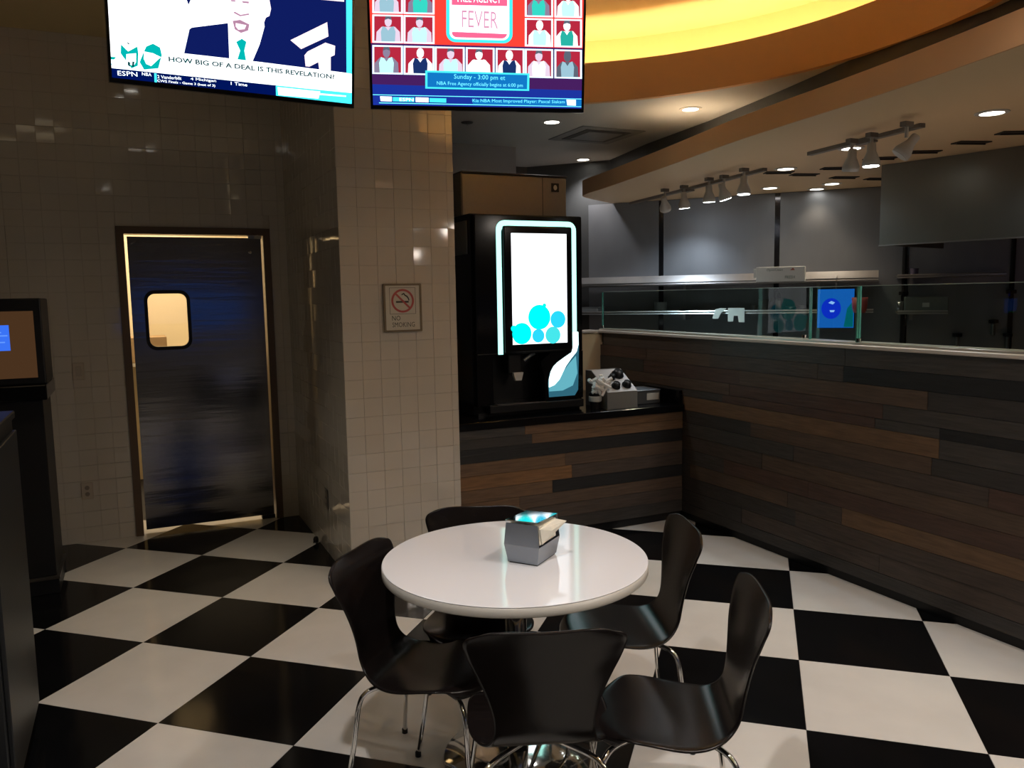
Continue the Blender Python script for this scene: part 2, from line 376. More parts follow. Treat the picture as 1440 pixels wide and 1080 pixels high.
lg = tag(thing('wall_ledge', 'pale ledge along the top of the plank-clad kitchen wall', 'ledge'), 'pale ledge along the top of the plank-clad kitchen wall', 'ledge')
link('ledge_board', box_bm(4.06, 4.36, -9.0, 1.30, 1.330, 1.352, .004), LEDGE, lg); link('ledge_board', box_bm(2.27, 4.06, 1.255, 1.40, 1.330, 1.352, .003), LEDGE, lg)
link('glass_channel', box_bm(4.085, 4.185, -9.0, 1.29, 1.352, 1.364, .002), mat('channel_metal', (.6, .55, .5), .3, .8), lg)
# sneeze guard panes
def guard(y0, y1, label, rz=0, x=4.10):
    g = thing('sneeze_guard', label, 'glass guard', (x, (y0 + y1) / 2, 1.364), math.radians(rz), 'glass panes on the kitchen ledge')
    h = (y1 - y0) / 2
    box('glass_pane', -.004, .004, -h + .004, h - .004, 0, .306, GLASS, g)
    for s in (-1, 1): box('glass_edge', -.006, .006, s * h - .004, s * h + .004, 0, .306, GLASSEDGE, g)
    box('edge_strip', -.005, .005, -h, h, .306, .310, mat('edge_strip', (.35, .45, .42), .2), g)
    for s in (-1, 1):
        if h > .3: link('clamp', lathe_bm([(.0, 0), (.014, .001), (.014, .02), (.0, .022)], (-.018, s * (h - .03), .004), 12), CHROME, g)
guard(-1.00, 1.28, 'long clear glass pane on the ledge, its left end behind the soda machine', 1.2, 4.14)
guard(-1.38, -1.02, 'narrow clear glass pane on the ledge between the two long panes', 0, 4.14)
guard(-4.6, -1.40, 'long clear glass pane on the ledge in front of the steel hood')

# ------------------------------------------------------------------ soda counter
ct = thing('counter', 'low plank-clad counter under the soda machine with thick black top', 'counter', (0, 0, 0))
link('body', box_bm(2.262, 4.074, .139, 1.258, .0, .80), BLACKM, ct)
rowsC = [.06, .15, .24, .325, .41, .50, .585, .675, .74, .80]
special = {8: [(2.262, 2.80, 4), (2.80, 4.073, 3)], 7: [(2.262, 2.85, 0), (2.85, 4.073, 6 if False else 3)], 6: [(2.262, 4.073, 5)], 5: [(2.262, 3.1, 3), (3.1, 4.073, 2)], 4: [(2.262, 3.15, 6), (3.15, 4.073, 1)], 3: [(2.262, 3.0, 3), (3.0, 4.073, 5)], 2: [(2.262, 2.75, 3), (2.75, 4.073, 2)], 1: [(2.262, 2.8, 2), (2.8, 4.073, 1)], 0: [(2.262, 4.073, 0)]}
for r in range(len(rowsC) - 1):
    for u, v, k in special[r]:
        d = random.uniform(0, .004)
        plank(ct, u + .001, v - .001, .117 - d, .140, rowsC[r] + .001, rowsC[r + 1] - .001, WOODS[k])
link('countertop', box_bm(2.262, 4.074, .095, 1.26, .80, .85, .003), BLACKG, ct)
link('side_splash', box_bm(4.046, 4.074, .12, 1.25, .85, .95, .002), BLACKG, ct)

# ------------------------------------------------------------------ door
d1 = bpy.data.objects.new('door_1', None); C.objects.link(d1); struct(d1, 'brushed steel swing door with a small rounded window')
yF = 1.575
def frame_bm(x0, x1, z1, wd, y0, y1):
    b = bmesh.new(); box_bm(x0, x0 + wd, y0, y1, 0, z1, bm=b); box_bm(x1 - wd, x1, y0, y1, 0, z1, bm=b); box_bm(x0 + wd, x1 - wd, y0, y1, z1 - wd, z1, bm=b); return b
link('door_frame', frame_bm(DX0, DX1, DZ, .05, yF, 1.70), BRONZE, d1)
b = bmesh.new(); lx0, lx1, lz0, lz1 = DX0 + .068, DX1 - .064, .035, DZ - .068
wc = V(((at(1, 1.60, 208, 450).x + at(1, 1.60, 265, 450).x) / 2, 0, (at(1, 1.60, 236, 412).z + at(1, 1.60, 236, 488).z) / 2))
ww, wh_ = at(1, 1.6, 263, 450).x - at(1, 1.6, 208, 450).x, at(1, 1.6, 236, 413).z - at(1, 1.6, 236, 487).z
hole = rrect(wc.x, wc.z, ww, wh_, .05); outer = []
for x, z in hole:
    dx, dz = x - wc.x, z - wc.z
    k = min(((lx1 - wc.x) if dx > 0 else (wc.x - lx0)) / max(abs(dx), 1e-6), ((lz1 - wc.z) if dz > 0 else (wc.z - lz0)) / max(abs(dz), 1e-6)); outer.append((wc.x + dx * k, wc.z + dz * k))
# put exact corners in
for cx_, cz_ in ((lx0, lz0), (lx0, lz1), (lx1, lz0), (lx1, lz1)):
    i = min(range(len(outer)), key=lambda i: (outer[i][0] - cx_) ** 2 + (outer[i][1] - cz_) ** 2); outer[i] = (cx_, cz_)
yl0, yl1 = 1.598, 1.636; n = len(hole)
fh = [b.verts.new((x, yl0, z)) for x, z in hole]; fo = [b.verts.new((x, yl0, z)) for x, z in outer]; bh = [b.verts.new((x, yl1, z)) for x, z in hole]; bo = [b.verts.new((x, yl1, z)) for x, z in outer]
for i in range(n):
    j = (i + 1) % n
    b.faces.new((fh[i], fh[j], fo[j], fo[i])); b.faces.new((bh[i], bo[i], bo[j], bh[j])); b.faces.new((fh[i], bh[i], bh[j], fh[j])); b.faces.new((fo[i], fo[j], bo[j], bo[i]))
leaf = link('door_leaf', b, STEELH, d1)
def ring_bm(cx, cz, w0, h0, r0, w1, h1, r1, y0, y1):
    b = bmesh.new(); a = rrect(cx, cz, w0, h0, r0); c = rrect(cx, cz, w1, h1, r1); n = len(a)
    A = [b.verts.new((x, y0, z)) for x, z in a]; Cc = [b.verts.new((x, y0, z)) for x, z in c]; A2 = [b.verts.new((x, y1, z)) for x, z in a]; C2 = [b.verts.new((x, y1, z)) for x, z in c]
    for i in range(n):
        j = (i + 1) % n
        b.faces.new((A[i], A[j], Cc[j], Cc[i])); b.faces.new((A2[i], C2[i], C2[j], A2[j])); b.faces.new((A[i], A2[i], A2[j], A[j])); b.faces.new((Cc[i], Cc[j], C2[j], C2[i]))
    return b
link('window_gasket', ring_bm(wc.x, wc.z, ww, wh_, .05, ww + .045, wh_ + .05, .07, 1.588, 1.60), BLACKM, leaf)
b = bmesh.new(); prism_bm([(x, 1.612, z) for x, z in rrect(wc.x, wc.z, ww - .002, wh_ - .002, .049)], (0, .006, 0), b); link('window_pane', b, PANE, leaf)
for z, nm in ((DZ - .060, 'top_pivot'), (.02, 'bottom_pivot')): link(nm, box_bm(lx1 - .09, lx1 + .005, 1.59, 1.645, z - .015, z + .013, .002), CHROME if nm[0] == 't' else BLACKM, leaf)
link('bolt', lathe_bm([(0, 0), (.012, 0), (.012, .006), (0, .008)], (0, 0, 0), 12), CHROME, leaf); bo_ = bpy.data.objects['bolt']; bo_.location = (lx1 - .08, 1.598, 2.0); bo_.rotation_euler = (math.pi / 2, 0, 0)
# the lit room behind the door
b = bmesh.new()
for q in ((-.3, 1.69, 3.6, 3.7, 0, 2.7), (-.4, -.3, 1.71, 3.7, 0, 2.7), (1.69, 1.79, 1.71, 3.7, 0, 2.7)): box_bm(*q, bm=b)
struct(link('wall_back_room', b, CREAMP)); struct(box('ceiling_back_room', -.4, 1.79, 1.71, 3.7, 2.7, 2.78, CREAMP))
lamp('back_room_lamp', 'AREA', (.7, 2.75, 2.66), 26, (1, .86, .66), .7, (.7, 2.75, 0))
sh = thing('back_room_shelf', 'plain shelf with a carton seen through the door window', 'shelf', (.35, 3.3, 0))
link('shelf_board', box_bm(-.55, .75, -.25, .28, 1.10, 1.13), mat('shelf_white', (.6, .55, .45), .5), sh)
for x in (-.52, .70): link('upright', box_bm(x, x + .03, -.25, .28, 0, 1.10), MATS['shelf_white'], sh)
o = link('carton', box_bm(-.22, .24, -.2, .2, 0, .22, .004), mat('cardboard', (.42, .28, .14), .8), None); o.location = (.52, 3.25, 1.131); tag(o, 'brown carton on the shelf behind the door window', 'box')

# switch and sockets on the tile walls
def plate(name, loc, rz, label, cat, holes):
    t = thing(name, label, cat, loc, rz)
    link('cover_plate', box_bm(-.036, .036, -.006, 0, -.058, .058, .002), mat('plate_%s' % name, (.50, .44, .36) if holes != 9 else (.1, .09, .08), .35), t)
    if holes == 1: link('rocker', box_bm(-.016, .016, -.010, -.006, -.033, .033, .001), mat('rocker', (.45, .40, .33), .35), t)
    else:
        for z in (-.022, .022): link('outlet_face', lathe_bm([(0, 0), (.015, 0), (.015, .003), (0, .003)], (0, 0, 0), 14), mat('outlet_face', (.25, .21, .17), .4), t)
        fs = [c for c in bpy.data.objects if c.parent == t and c.name.startswith('outlet_face')]
        for c, z in zip(fs, (-.022, .022)): c.rotation_euler = (math.pi / 2, 0, 0); c.location = (0, -.006, z)
plate('light_switch', (.147, 1.586, 1.193), 0, 'beige wall switch on the tile wall left of the steel door', 'switch', 1)
plate('wall_socket', (.146, 1.586, .364), 0, 'beige double wall socket low on the tiles left of the door', 'socket', 2)
plate('side_wall_socket', (1.565, .512, .382), -math.pi / 2, 'dark narrow socket on the side wall right of the door', 'socket', 9)

# ------------------------------------------------------------------ no smoking sign
sg = thing('no_smoking_sign', 'framed no smoking sign on the cream tiled pillar', 'sign', (1.922, -.094, 1.594))
link('frame', ring_bm(0, 0, .205, .255, .004, .228, .278, .006, -.012, 0), mat('sign_frame', (.16, .12, .07), .4, .5), sg)
SW = mat('sign_face', (.56, .53, .45), .4); link('sign_face', box_bm(-.104, .104, -.008, 0, -.129, .129), SW, sg)
SRED = mat('sign_red', (.42, .07, .06), .5); SBLK = mat('sign_black', (.02, .02, .015), .5)
link('pictogram_border', ring_bm(0, .04, .152, .148, .002, .156, .152, .002, -.0088, -.008), SBLK, sg)
b = bmesh.new(); N = 40
for k in range(N):
    a0, a1 = 2 * math.pi * k / N, 2 * math.pi * (k + 1) / N
    prism_bm([(r * math.cos(a), -.0095, .04 + r * math.sin(a)) for r, a in ((.056, a0), (.068, a0), (.068, a1), (.056, a1))], (0, .001, 0), b)
link('prohibition_ring', b, SRED, sg)
def bar(p, q, wd, y, m, name):
    p, q = V((p[0], 0, p[1])), V((q[0], 0, q[1])); t = (q - p).normalized(); s = V((-t.z, 0, t.x)) * wd / 2
    return link(name, prism_bm([(*(p + s),), (*(q + s),), (*(q - s),), (*(p - s),)], (0, .0008, 0)), m, sg)
def bar2(p, q, wd, y, m, name):
    o = bar(p, q, wd, y, m, name); o.location.y = y; return o
bar2((-.040, .08), (.040, .0), .011, -.0100, SRED, 'prohibition_bar')
bar2((-.040, .034), (.036, .034), .010, -.0092, SBLK, 'cigarette')
b = bmesh.new(); tube_bm([(-.005 + .0, -.0092, .075), (.008, -.0092, .083), (.014, -.0092, .072), (.026, -.0092, .066), (.034, -.0092, .055), (.038, -.0092, .042)], .0035, 5, b); link('smoke', b, SBLK, sg)
letters('lettering', 'NO', (-.066, -.0085, -.073), (1, 0, 0), (0, 0, 1), .050, .028, SBLK, sg); letters('lettering', 'SMOKING', (-.066, -.0085, -.111), (1, 0, 0), (0, 0, 1), .135, .028, SBLK, sg)

# ------------------------------------------------------------------ televisions
WH = glow('screen_white', (.93, .97, 1), 1.9)
def G(name, c, s=1.0): return glow('screen_' + name, c, s)
def tv(label, ba, bb, hh, tilt):
    """ba, bb: pixels of the bottom corners at z=2.5"""
    P = at(2, 2.50, *ba); Q = at(2, 2.50, *bb); U = (Q - P).normalized(); W = (Q - P).length; nrm = V((U.y, -U.x, 0))
    t = math.radians(tilt); Vv = V((0, 0, 1)) * math.cos(t) + nrm * math.sin(t); N = U.cross(Vv)
    N = -N if N.dot(CB - P) < 0 else N
    root = thing('television', label, 'television', (P + Q) / 2, 0, 'televisions hung above the table'); inv = V(root.location)
    M = Matrix((U, Vv, N)).transposed().to_4x4(); M.translation = P
    def put(name, bm, m, parent=root):
        bmesh.ops.transform(bm, matrix=Matrix.Translation(-inv) @ M, verts=bm.verts); return link(name, bm, m, parent)
    put('cabinet', box_bm(.01, W - .01, .01, hh - .01, -.055, -.004, .004), BLACKM)
    bz = .011; b = bmesh.new()
    box_bm(0, W, 0, .018, -.03, .004, bm=b); box_bm(0, W, hh - bz, hh, -.03, .004, bm=b); box_bm(0, bz, .018, hh - bz, -.03, .004, bm=b); box_bm(W - bz, W, .018, hh - bz, -.03, .004, bm=b)
    put('bezel', b, BLACKG)
    put('mount_plate', box_bm(W / 2 - .15, W / 2 + .15, hh * .35, hh * .75, -.085, -.055), BLACKM)
    b = bmesh.new(); top = M @ V((W / 2, hh * .6, -.10)); tube_bm([top, V((top.x, top.y, HU - .02))], .022, 12, b); lathe_bm([(.08, HU - .02), (.08, HU)], (top.x, top.y, 0), 20, b)
    bmesh.ops.translate(b, vec=-inv, verts=b.verts); link('ceiling_pole', b, BLACKM, root)
    def uv(x, y): p = atp(P, N, x, y) - P; return p.dot(U), p.dot(Vv)
    scr = None; state = {'k': 0}
    u0, u1, v0, v1 = bz, W - bz, .018, hh - bz
    def clip(pts):
        def cl(pts, f, g):
            out = []
            for i in range(len(pts)):
                a, b_ = pts[i], pts[(i + 1) % len(pts)]; fa_, fb_ = f(a), f(b_)
                if fa_ >= 0: out.append(a)
                if (fa_ >= 0) != (fb_ >= 0): t_ = fa_ / (fa_ - fb_); out.append((a[0] + (b_[0] - a[0]) * t_, a[1] + (b_[1] - a[1]) * t_))
            return out
        for f in (lambda p: p[0] - u0, lambda p: u1 - p[0], lambda p: p[1] - v0, lambda p: v1 - p[1]): pts = cl(pts, f, None) if pts else pts
        return pts
    def quad(a, b2, c, d, z, m, name, parent):
        return put(name, prism_bm([(a, c, z), (b2, c, z), (b2, d, z), (a, d, z)], (0, 0, .0002)), m, parent)
    scr = quad(u0, u1, v0, v1, .0002, WH, 'screen', root)
    def poly(name, pts, m, lv=1, px=True):
        q = clip([uv(*p) for p in pts] if px else pts)
        if len(q) < 3: return
        state['k'] += 1
        return put(name, prism_bm([(a, b_, .0004 + lv * .0004 + state['k'] * .000002) for a, b_ in q], (0, 0, .0001)), m, scr)
    def text(name, s, pl, pr, hpx, m, lv=6, bold=.0):
        a = uv(*pl); c = uv(*pr); hh_ = uv(pl[0], pl[1] - hpx)[1] - a[1]; d = V((c[0] - a[0], c[1] - a[1], 0)); L = d.length; d.normalize()
        o = letters(name, s, (a[0], a[1], .0004 + lv * .0004), d, V((-d.y, d.x, 0)), L, hh_, m, None, bold=bold)
        o.data.transform(Matrix.Translation(-inv) @ M); o.parent = scr; return o
    return poly, text, uv, (u0, u1, v0, v1), root
HT = .575
# left television: a studio programme
poly, text, uv, lim, tv1 = tv('left television showing a man in a navy suit above a caption', (153.5, 115.5), (497.5, 152.5), HT, 7.5)
def z1(pts): return [(140 + x / 4, y / 4) for x, y in pts]
NAVY = G('navy', (.004, .010, .10), 1); TEAL = G('teal', (.0, .42, .40), 1); CYAN = G('cyan', (.05, .75, 1), 1.5); PINKW = G('pinkish_white', (1, .80, .86), 1.3); DKB = G('ticker_blue', (.0, .006, .09), 1)
SKIN = G('pale_face', (1, .86, .93), 1.35); SK2 = G('face_shade', (.42, .22, .33), 1); DGREEN = G('caption_green', (.0, .05, .055), 1)
poly('dark_backdrop', z1([(900, -300), (1390, -300), (1390, 412), (1150, 385), (930, 200)]), NAVY, 0)
poly('light_bar', z1([(1055, 235), (1280, 125), (1287, 205), (1110, 287)]), PINKW, 1)
poly('light_bar', z1([(1150, -10), (1375, 10), (1375, -20), (1150, -40)]), PINKW, 1)
poly('light_patch', z1([(1145, 320), (1170, 290), (1270, 240), (1325, 258), (1322, 310), (1300, 320), (1300, 397), (1235, 390), (1230, 350), (1180, 375), (1150, 372)]), PINKW, 1)
poly('cyan_edge', z1([(1385, -300), (1425, -300), (1432, 560), (1390, 520)]), CYAN, 1)
poly('jacket', z1([(505, 165), (520, 155), (722, 130), (735, 335), (475, 300)]), NAVY, 2); poly('jacket', z1([(928, 148), (1060, 215), (1150, 290), (1160, 390), (855, 350), (900, 250)]), NAVY, 2)
poly('shirt', z1([(722, 130), (928, 148), (900, 250), (858, 350), (730, 335)]), WH, 2)
poly('hair', z1([(490, 0), (500, 30), (512, 0), (500, -20)]), NAVY, 2)
poly('face', z1([(722, -60), (722, 40), (730, 110), (745, 165), (785, 208), (830, 216), (880, 196), (920, 140), (935, 100), (955, 90), (964, 50), (955, 0), (950, -60)]), SKIN, 3)
poly('nose', z1([(752, 72), (790, 92), (842, 84), (838, 76), (792, 84), (760, 66)]), SK2, 4); poly('eye', z1([(738, 0), (765, 2), (762, 10), (740, 8)]), SK2, 4); poly('eye', z1([(800, 6), (840, 10), (838, 20), (805, 16)]), SK2, 4)
poly('mouth', z1([(748, 118), (790, 112), (842, 138), (835, 172), (795, 186), (760, 165)]), SK2, 4); poly('teeth', z1([(765, 130), (825, 142), (815, 165), (780, 168), (765, 150)]), PINKW, 5)
poly('tie', z1([(768, 236), (800, 218), (826, 236), (814, 285), (824, 342), (774, 336), (790, 285)]), TEAL, 4)
poly('caption_band', z1([(40, 290), (470, 300), (860, 344), (1385, 410), (1440, 420), (1440, 600), (40, 400)]), WH, 4)
text('caption', 'HOW BIG OF A DEAL IS THIS REVELATION?', z1([(388, 347)])[0], z1([(1320, 447)])[0], 7.5, DGREEN, 8, .03)
for pts, m in (([(120, 250), (160, 290), (212, 262), (218, 300), (215, 370), (180, 385), (140, 330), (118, 300)], TEAL), ([(150, 305), (205, 300), (205, 350), (190, 372), (150, 355)], WH), ([(158, 345), (172, 352), (170, 378), (158, 365)], DGREEN), ([(184, 345), (196, 348), (192, 378), (182, 375)], DGREEN), ([(150, 232), (170, 248), (160, 250)], DGREEN),
               ([(245, 300), (262, 262), (300, 246), (340, 268), (350, 310), (330, 385), (250, 392), (225, 350)], TEAL), ([(250, 290), (300, 300), (345, 322), (318, 345), (290, 372), (262, 360), (248, 330)], WH), ([(50, 318), (95, 322), (80, 336), (52, 332)], TEAL), ([(50, 350), (70, 360), (60, 378), (50, 376)], CYAN)):
    poly('team_badge', z1(pts), m, 5 if m is not DGREEN else 6)
poly('ticker_band', z1([(40, 380), (990, 480), (1440, 528), (1440, 620), (40, 480)]), DKB, 5)
poly('cyan_panel', z1([(990, 482), (1425, 524), (1428, 592), (992, 540)]), CYAN, 6); poly('white_panel', z1([(1000, 490), (1240, 515), (1230, 555), (1005, 535)]), WH, 7); poly('white_line', z1([(1235, 525), (1385, 538), (1385, 545), (1235, 534)]), WH, 7)
text('network_name', 'ESPN', z1([(102, 424)])[0], z1([(213, 432)])[0], 6.5, WH, 7); text('league_name', 'NBA', z1([(238, 424)])[0], z1([(292, 430)])[0], 4.5, WH, 7)
poly('ticker_mark', z1([(307, 412), (320, 414), (322, 468), (309, 466)]), CYAN, 6)
text('ticker_text', '2 Vanderbilt', z1([(325, 440)])[0], z1([(460, 450)])[0], 4.5, WH, 7); text('ticker_text', '4 Michigan', z1([(512, 455)])[0], z1([(655, 467)])[0], 4.8, WH, 7)
text('ticker_text', 'CWS Finals - Game 3 (best of 3)', z1([(325, 465)])[0], z1([(650, 493)])[0], 4.5, WH, 7); text('ticker_text', '1 Time', z1([(738, 478)])[0], z1([(830, 487)])[0], 4.5, WH, 7)

# right television: poster of players
poly, text, uv, lim, tv2 = tv('right television showing red poster of basketball players in tiles', (521.5, 153.5), (820.5, 158.5), HT, 7.5)
def z2(pts): return [(500 + x / 4.235, y / 4.235) for x, y in pts]
RED = G('red', (.80, .045, .03), 1.15); RED2 = G('crimson', (.42, .02, .045), 1); PURP = G('purple', (.055, .012, .10), 1); BLU = G('blue', (.01, .03, .30), 1); FR = G('pale_frame', (.62, .85, 1), 1.4); PINK = G('pink', (.85, .12, .25), 1.1); AQUA = G('aqua', (.05, .62, .68), 1.3); BLU2 = G('panel_blue', (.005, .15, .45), 1.1)
PSK = [G('player_skin_a', (.24, .20, .30), 1), G('player_skin_b', (.62, .50, .62), 1.2), G('player_skin_c', (.95, .93, .95), 1.3), G('player_skin_d', (.10, .12, .16), 1)]
JER = [G('jersey_mint', (.45, .92, .85), 1.2), G('jersey_teal', (.02, .40, .33), 1), G('jersey_navy', (.01, .03, .13), 1), G('jersey_white', (.85, .95, .92), 1.3), G('jersey_green', (.03, .55, .45), 1.1), G('jersey_slate', (.30, .50, .60), 1)]
poly('red_backdrop', z2([(60, -200), (1400, -200), (1400, 300), (60, 255)]), RED, 0)
poly('purple_band', z2([(60, 255), (1400, 290), (1400, 560), (60, 500)]), PURP, 0); poly('blue_band', z2([(60, 500), (1400, 540), (1400, 680), (60, 640)]), BLU, 0)
cells = []
for r, (ya, yb) in enumerate(((-95, 78), (86, 254), (268, 440))):
    cols = [(100, 282), (286, 470)] + ([(472, 650), (656, 828), (834, 1006)] if r == 2 else []) + [(1008, 1176), (1184, 1348)]
    for (xa, xb) in cols: cells.append((xa, xb, ya + (xa - 100) * .024, yb + (xa - 100) * .024, r))
look = [(5, 5), (0, 4), (4, 4), (2, 0), (1, 5), (1, 0), (2, 0), (2, 1), (0, 0), (2, 2), (1, 0), (2, 3), (2, 2), (1, 3), (3, 5)]
for i, (xa, xb, ya, yb, r) in enumerate(cells):
    sk, je = look[i % len(look)]; sk = PSK[sk % 4]; je = JER[je]; cx = (xa + xb) / 2 + random.uniform(-8, 8); h = yb - ya; s = .02
    poly('tile_frame', z2([(xa, ya), (xb, ya + 4), (xb, yb + 4), (xa, yb)]), FR, 1)
    poly('tile_picture', z2([(xa + 11, ya + 10), (xb - 11, ya + 13), (xb - 11, yb - 6), (xa + 11, yb - 10)]), RED2 if r == 2 else RED if False else RED2, 2)
    tw_ = (xb - xa) * .40
    poly('player_arms', z2([(cx - tw_, yb - 8), (cx - tw_ * .95, ya + h * .62), (cx - tw_ * .55, ya + h * .44), (cx + tw_ * .55, ya + h * .44), (cx + tw_ * .95, ya + h * .62), (cx + tw_, yb - 6)]), sk, 3)
    poly('player_jersey', z2([(cx - tw_ * .55, yb - 8), (cx - tw_ * .6, ya + h * .62), (cx - tw_ * .45, ya + h * .42), (cx - tw_ * .2, ya + h * .46), (cx, ya + h * .58), (cx + tw_ * .2, ya + h * .46), (cx + tw_ * .45, ya + h * .42), (cx + tw_ * .6, ya + h * .62), (cx + tw_ * .55, yb - 6)]), je, 4)
    hr = h * .15; hc = ya + h * .26
    poly('player_head', z2([(cx + hr * .85 * math.cos(a), hc + hr * 1.2 * math.sin(a)) for a in [k * math.pi / 6 for k in range(12)]]), sk, 5)
    if i % 3: poly('player_hair', z2([(cx - hr * .85, hc - hr * .4), (cx - hr * .6, hc - hr * 1.25), (cx + hr * .6, hc - hr * 1.25), (cx + hr * .85, hc - hr * .4), (cx, hc - hr * .7)]), PSK[3], 6)
def rr2(x0, x1, y0, y1, r): return [(x0, y0), (x1, y0)] + [(x1 - r + r * math.cos(a), y1 - r + r * math.sin(a)) for a in [k * math.pi / 12 for k in range(7)]] + [(x0 + r + r * math.cos(a), y1 - r + r * math.sin(a)) for a in [math.pi / 2 + k * math.pi / 12 for k in range(7)]]
poly('badge_border', z2([(x, y + (x - 540) * .024) for x, y in rr2(540, 935, -200, 250, 55)]), AQUA, 1); poly('badge_inner_edge', z2([(x, y + (x - 540) * .024) for x, y in rr2(560, 915, -200, 232, 40)]), WH, 2)
poly('badge_field', z2([(x, y + (x - 540) * .024) for x, y in rr2(572, 903, -200, 222, 32)]), PINK, 3); poly('badge_panel', z2([(570, 30), (905, 38), (903, 205), (572, 192)]), WH, 4)
poly('badge_rule', z2([(575, 189), (902, 203), (902, 206), (575, 192)]), PINK, 5)
text('badge_word', 'FEVER', z2([(632, 163)])[0], z2([(848, 172)])[0], 24, G('word_rose', (.62, .28, .42), 1.1)); text('badge_word', 'FREE AGENCY', z2([(608, 12)])[0], z2([(866, 20)])[0], 12, WH)
poly('panel_border', z2([(415, 420), (1035, 438), (1033, 542), (415, 528)]), AQUA, 7); poly('panel', z2([(428, 432), (1022, 448), (1020, 532), (428, 518)]), BLU2, 8)
CY2 = G('panel_cyan', (.15, .80, .95), 1.3)
text('panel_text', 'Sunday - 3:00 pm et', z2([(586, 478)])[0], z2([(890, 486)])[0], 8.5, CY2, 10); text('panel_text', 'NBA Free Agency officially begins at 6:00 pm', z2([(484, 512)])[0], z2([(995, 526)])[0], 6.5, CY2, 10)
poly('ticker_rule', z2([(100, 562), (1345, 588), (1345, 592), (100, 566)]), CY2, 1); poly('ticker_rule', z2([(140, 610), (1345, 634), (1345, 638), (140, 615)]), CY2, 1); poly('ticker_field', z2([(690, 592), (1345, 594), (1345, 632), (700, 620)]), BLU2, 1)
poly('ticker_box', z2([(146, 574), (216, 576), (216, 604), (150, 602)]), WH, 2); poly('ticker_box', z2([(222, 578), (350, 580), (350, 607), (222, 604)]), AQUA, 2); poly('ticker_box', z2([(358, 580), (434, 582), (434, 610), (358, 607)]), WH, 2); poly('ticker_box', z2([(440, 584), (540, 586), (540, 612), (440, 609)]), AQUA, 2)
text('ticker_text', 'Kia NBA Most Improved Player: Pascal Siakam', z2([(697, 614)])[0], z2([(1245, 622)])[0], 6, CY2, 5); poly('ticker_box', z2([(1255, 592), (1312, 594), (1312, 630), (1260, 628)]), FR, 2)
text('network_name', 'ESPN', z2([(262, 602)])[0], z2([(345, 604)])[0], 4.5, WH, 5)

# ------------------------------------------------------------------ soda machine on the counter
Y0 = .30
sm = thing('soda_machine', 'black touchscreen soda machine with glowing ring on counter', 'drink dispenser', (2.96, Y0, .85))
def sx(x): return x - 2.96
def smb(name, x0, x1, y0, y1, z0, z1, m, bev=0, seg=2, parent=sm): return link(name, box_bm(sx(x0), sx(x1), y0, y1, z0 - .85, z1 - .85, bev, seg), m, parent)
b = bmesh.new()
for q in ((2.53, 3.36, .21, .80, .865, 2.19), (2.53, 3.36, .04, .21, 1.262, 2.19), (2.53, 2.66, .04, .21, .865, 1.262), (3.10, 3.36, .04, .21, .865, 1.262), (2.66, 3.10, .04, .21, .865, .93)): box_bm(sx(q[0]), sx(q[1]), q[2], q[3], q[4] - .85, q[5] - .85, bm=b)
link('cabinet', b, BLACKG, sm)
b = bmesh.new()   # front door panel with the recess cut out of it: top part, left cheek, right cheek
box_bm(sx(2.545), sx(3.35), 0, .04, 1.262 - .85, 2.185 - .85, .008, 2, bm=b); box_bm(sx(2.545), sx(2.66), 0, .04, .92 - .85, 1.262 - .85, bm=b)
link('front_panel', b, BLACKG, sm)
b = prism_bm([(sx(x), 0, z - .85) for x, z in ((3.35, 1.262), (3.10, 1.262), (3.02, 1.20), (3.045, 1.10), (3.05, .93), (3.35, .93))], (0, .04, 0)); link('lower_panel', b, BLACKG, sm)
smb('recess_back', 2.66, 3.10, .20, .21, .93, 1.262, BLACKM)
smb('drip_tray', 2.62, 3.34, -.03, .10, .87, .925, BLACKM, .006); smb('drip_grille', 2.68, 3.05, -.02, .08, .925, .929, CHROME)
smb('side_panel', 2.522, 2.530, .08, .30, 1.93, 2.15, mat('side_grey', (.10, .10, .10), .4), .002); smb('foot_plinth', 2.56, 3.34, .03, .78, .85, .868, BLACKM)
nz = smb('nozzle', 2.80, 2.90, .06, .16, 1.12, 1.262, BLACKM, .01); link('nozzle_lever', prism_bm([(sx(x), .04, z - .85) for x, z in ((2.83, 1.13), (2.905, 1.13), (2.89, 1.075), (2.845, 1.075))], (0, .03, 0)), mat('lever_grey', (.65, .65, .65), .35), nz)
link('ice_chute', tube_bm([(sx(2.92), .06, .36), (sx(2.96), .05, .39), (sx(3.00), .06, .405)], .012, 8), GREYMETAL, nz)
def P3(x, y): p = at(1, Y0, x, y); return (sx(p.x), p.z - .85)
RINGG = glow('ring_light', (.42, 1.0, .86), 1.6); RINGW = glow('ring_light_white', (.75, 1, .98), 2.2)
# ring path: left arm up, over the top, right arm down
def ring_path(off):
    x0, x1, zt, r = sx(2.700) + off, sx(3.300) - off, 2.148 - .85 - off, .06 - off * .4
    pts = [(x0, 1.262 - .85)]
    for k in range(7): a = math.pi - k * math.pi / 12; pts.append((x0 + r + r * math.cos(a), zt - r + r * math.sin(a)))
    for k in range(7): a = math.pi / 2 - k * math.pi / 12; pts.append((x1 - r + r * math.cos(a), zt - r + r * math.sin(a)))
    pts.append((x1, 1.30 - .85)); return pts
a, c = ring_path(0), ring_path(.034); b = bmesh.new()
va = [b.verts.new((x, -.006, z)) for x, z in a]; vc = [b.verts.new((x, -.006, z)) for x, z in c]; va2 = [b.verts.new((x, 0, z)) for x, z in a]; vc2 = [b.verts.new((x, 0, z)) for x, z in c]
for i in range(len(a) - 1):
    b.faces.new((va[i], va[i + 1], vc[i + 1], vc[i])); b.faces.new((va[i], va2[i], va2[i + 1], va[i + 1])); b.faces.new((vc[i], vc[i + 1], vc2[i + 1], vc2[i]))
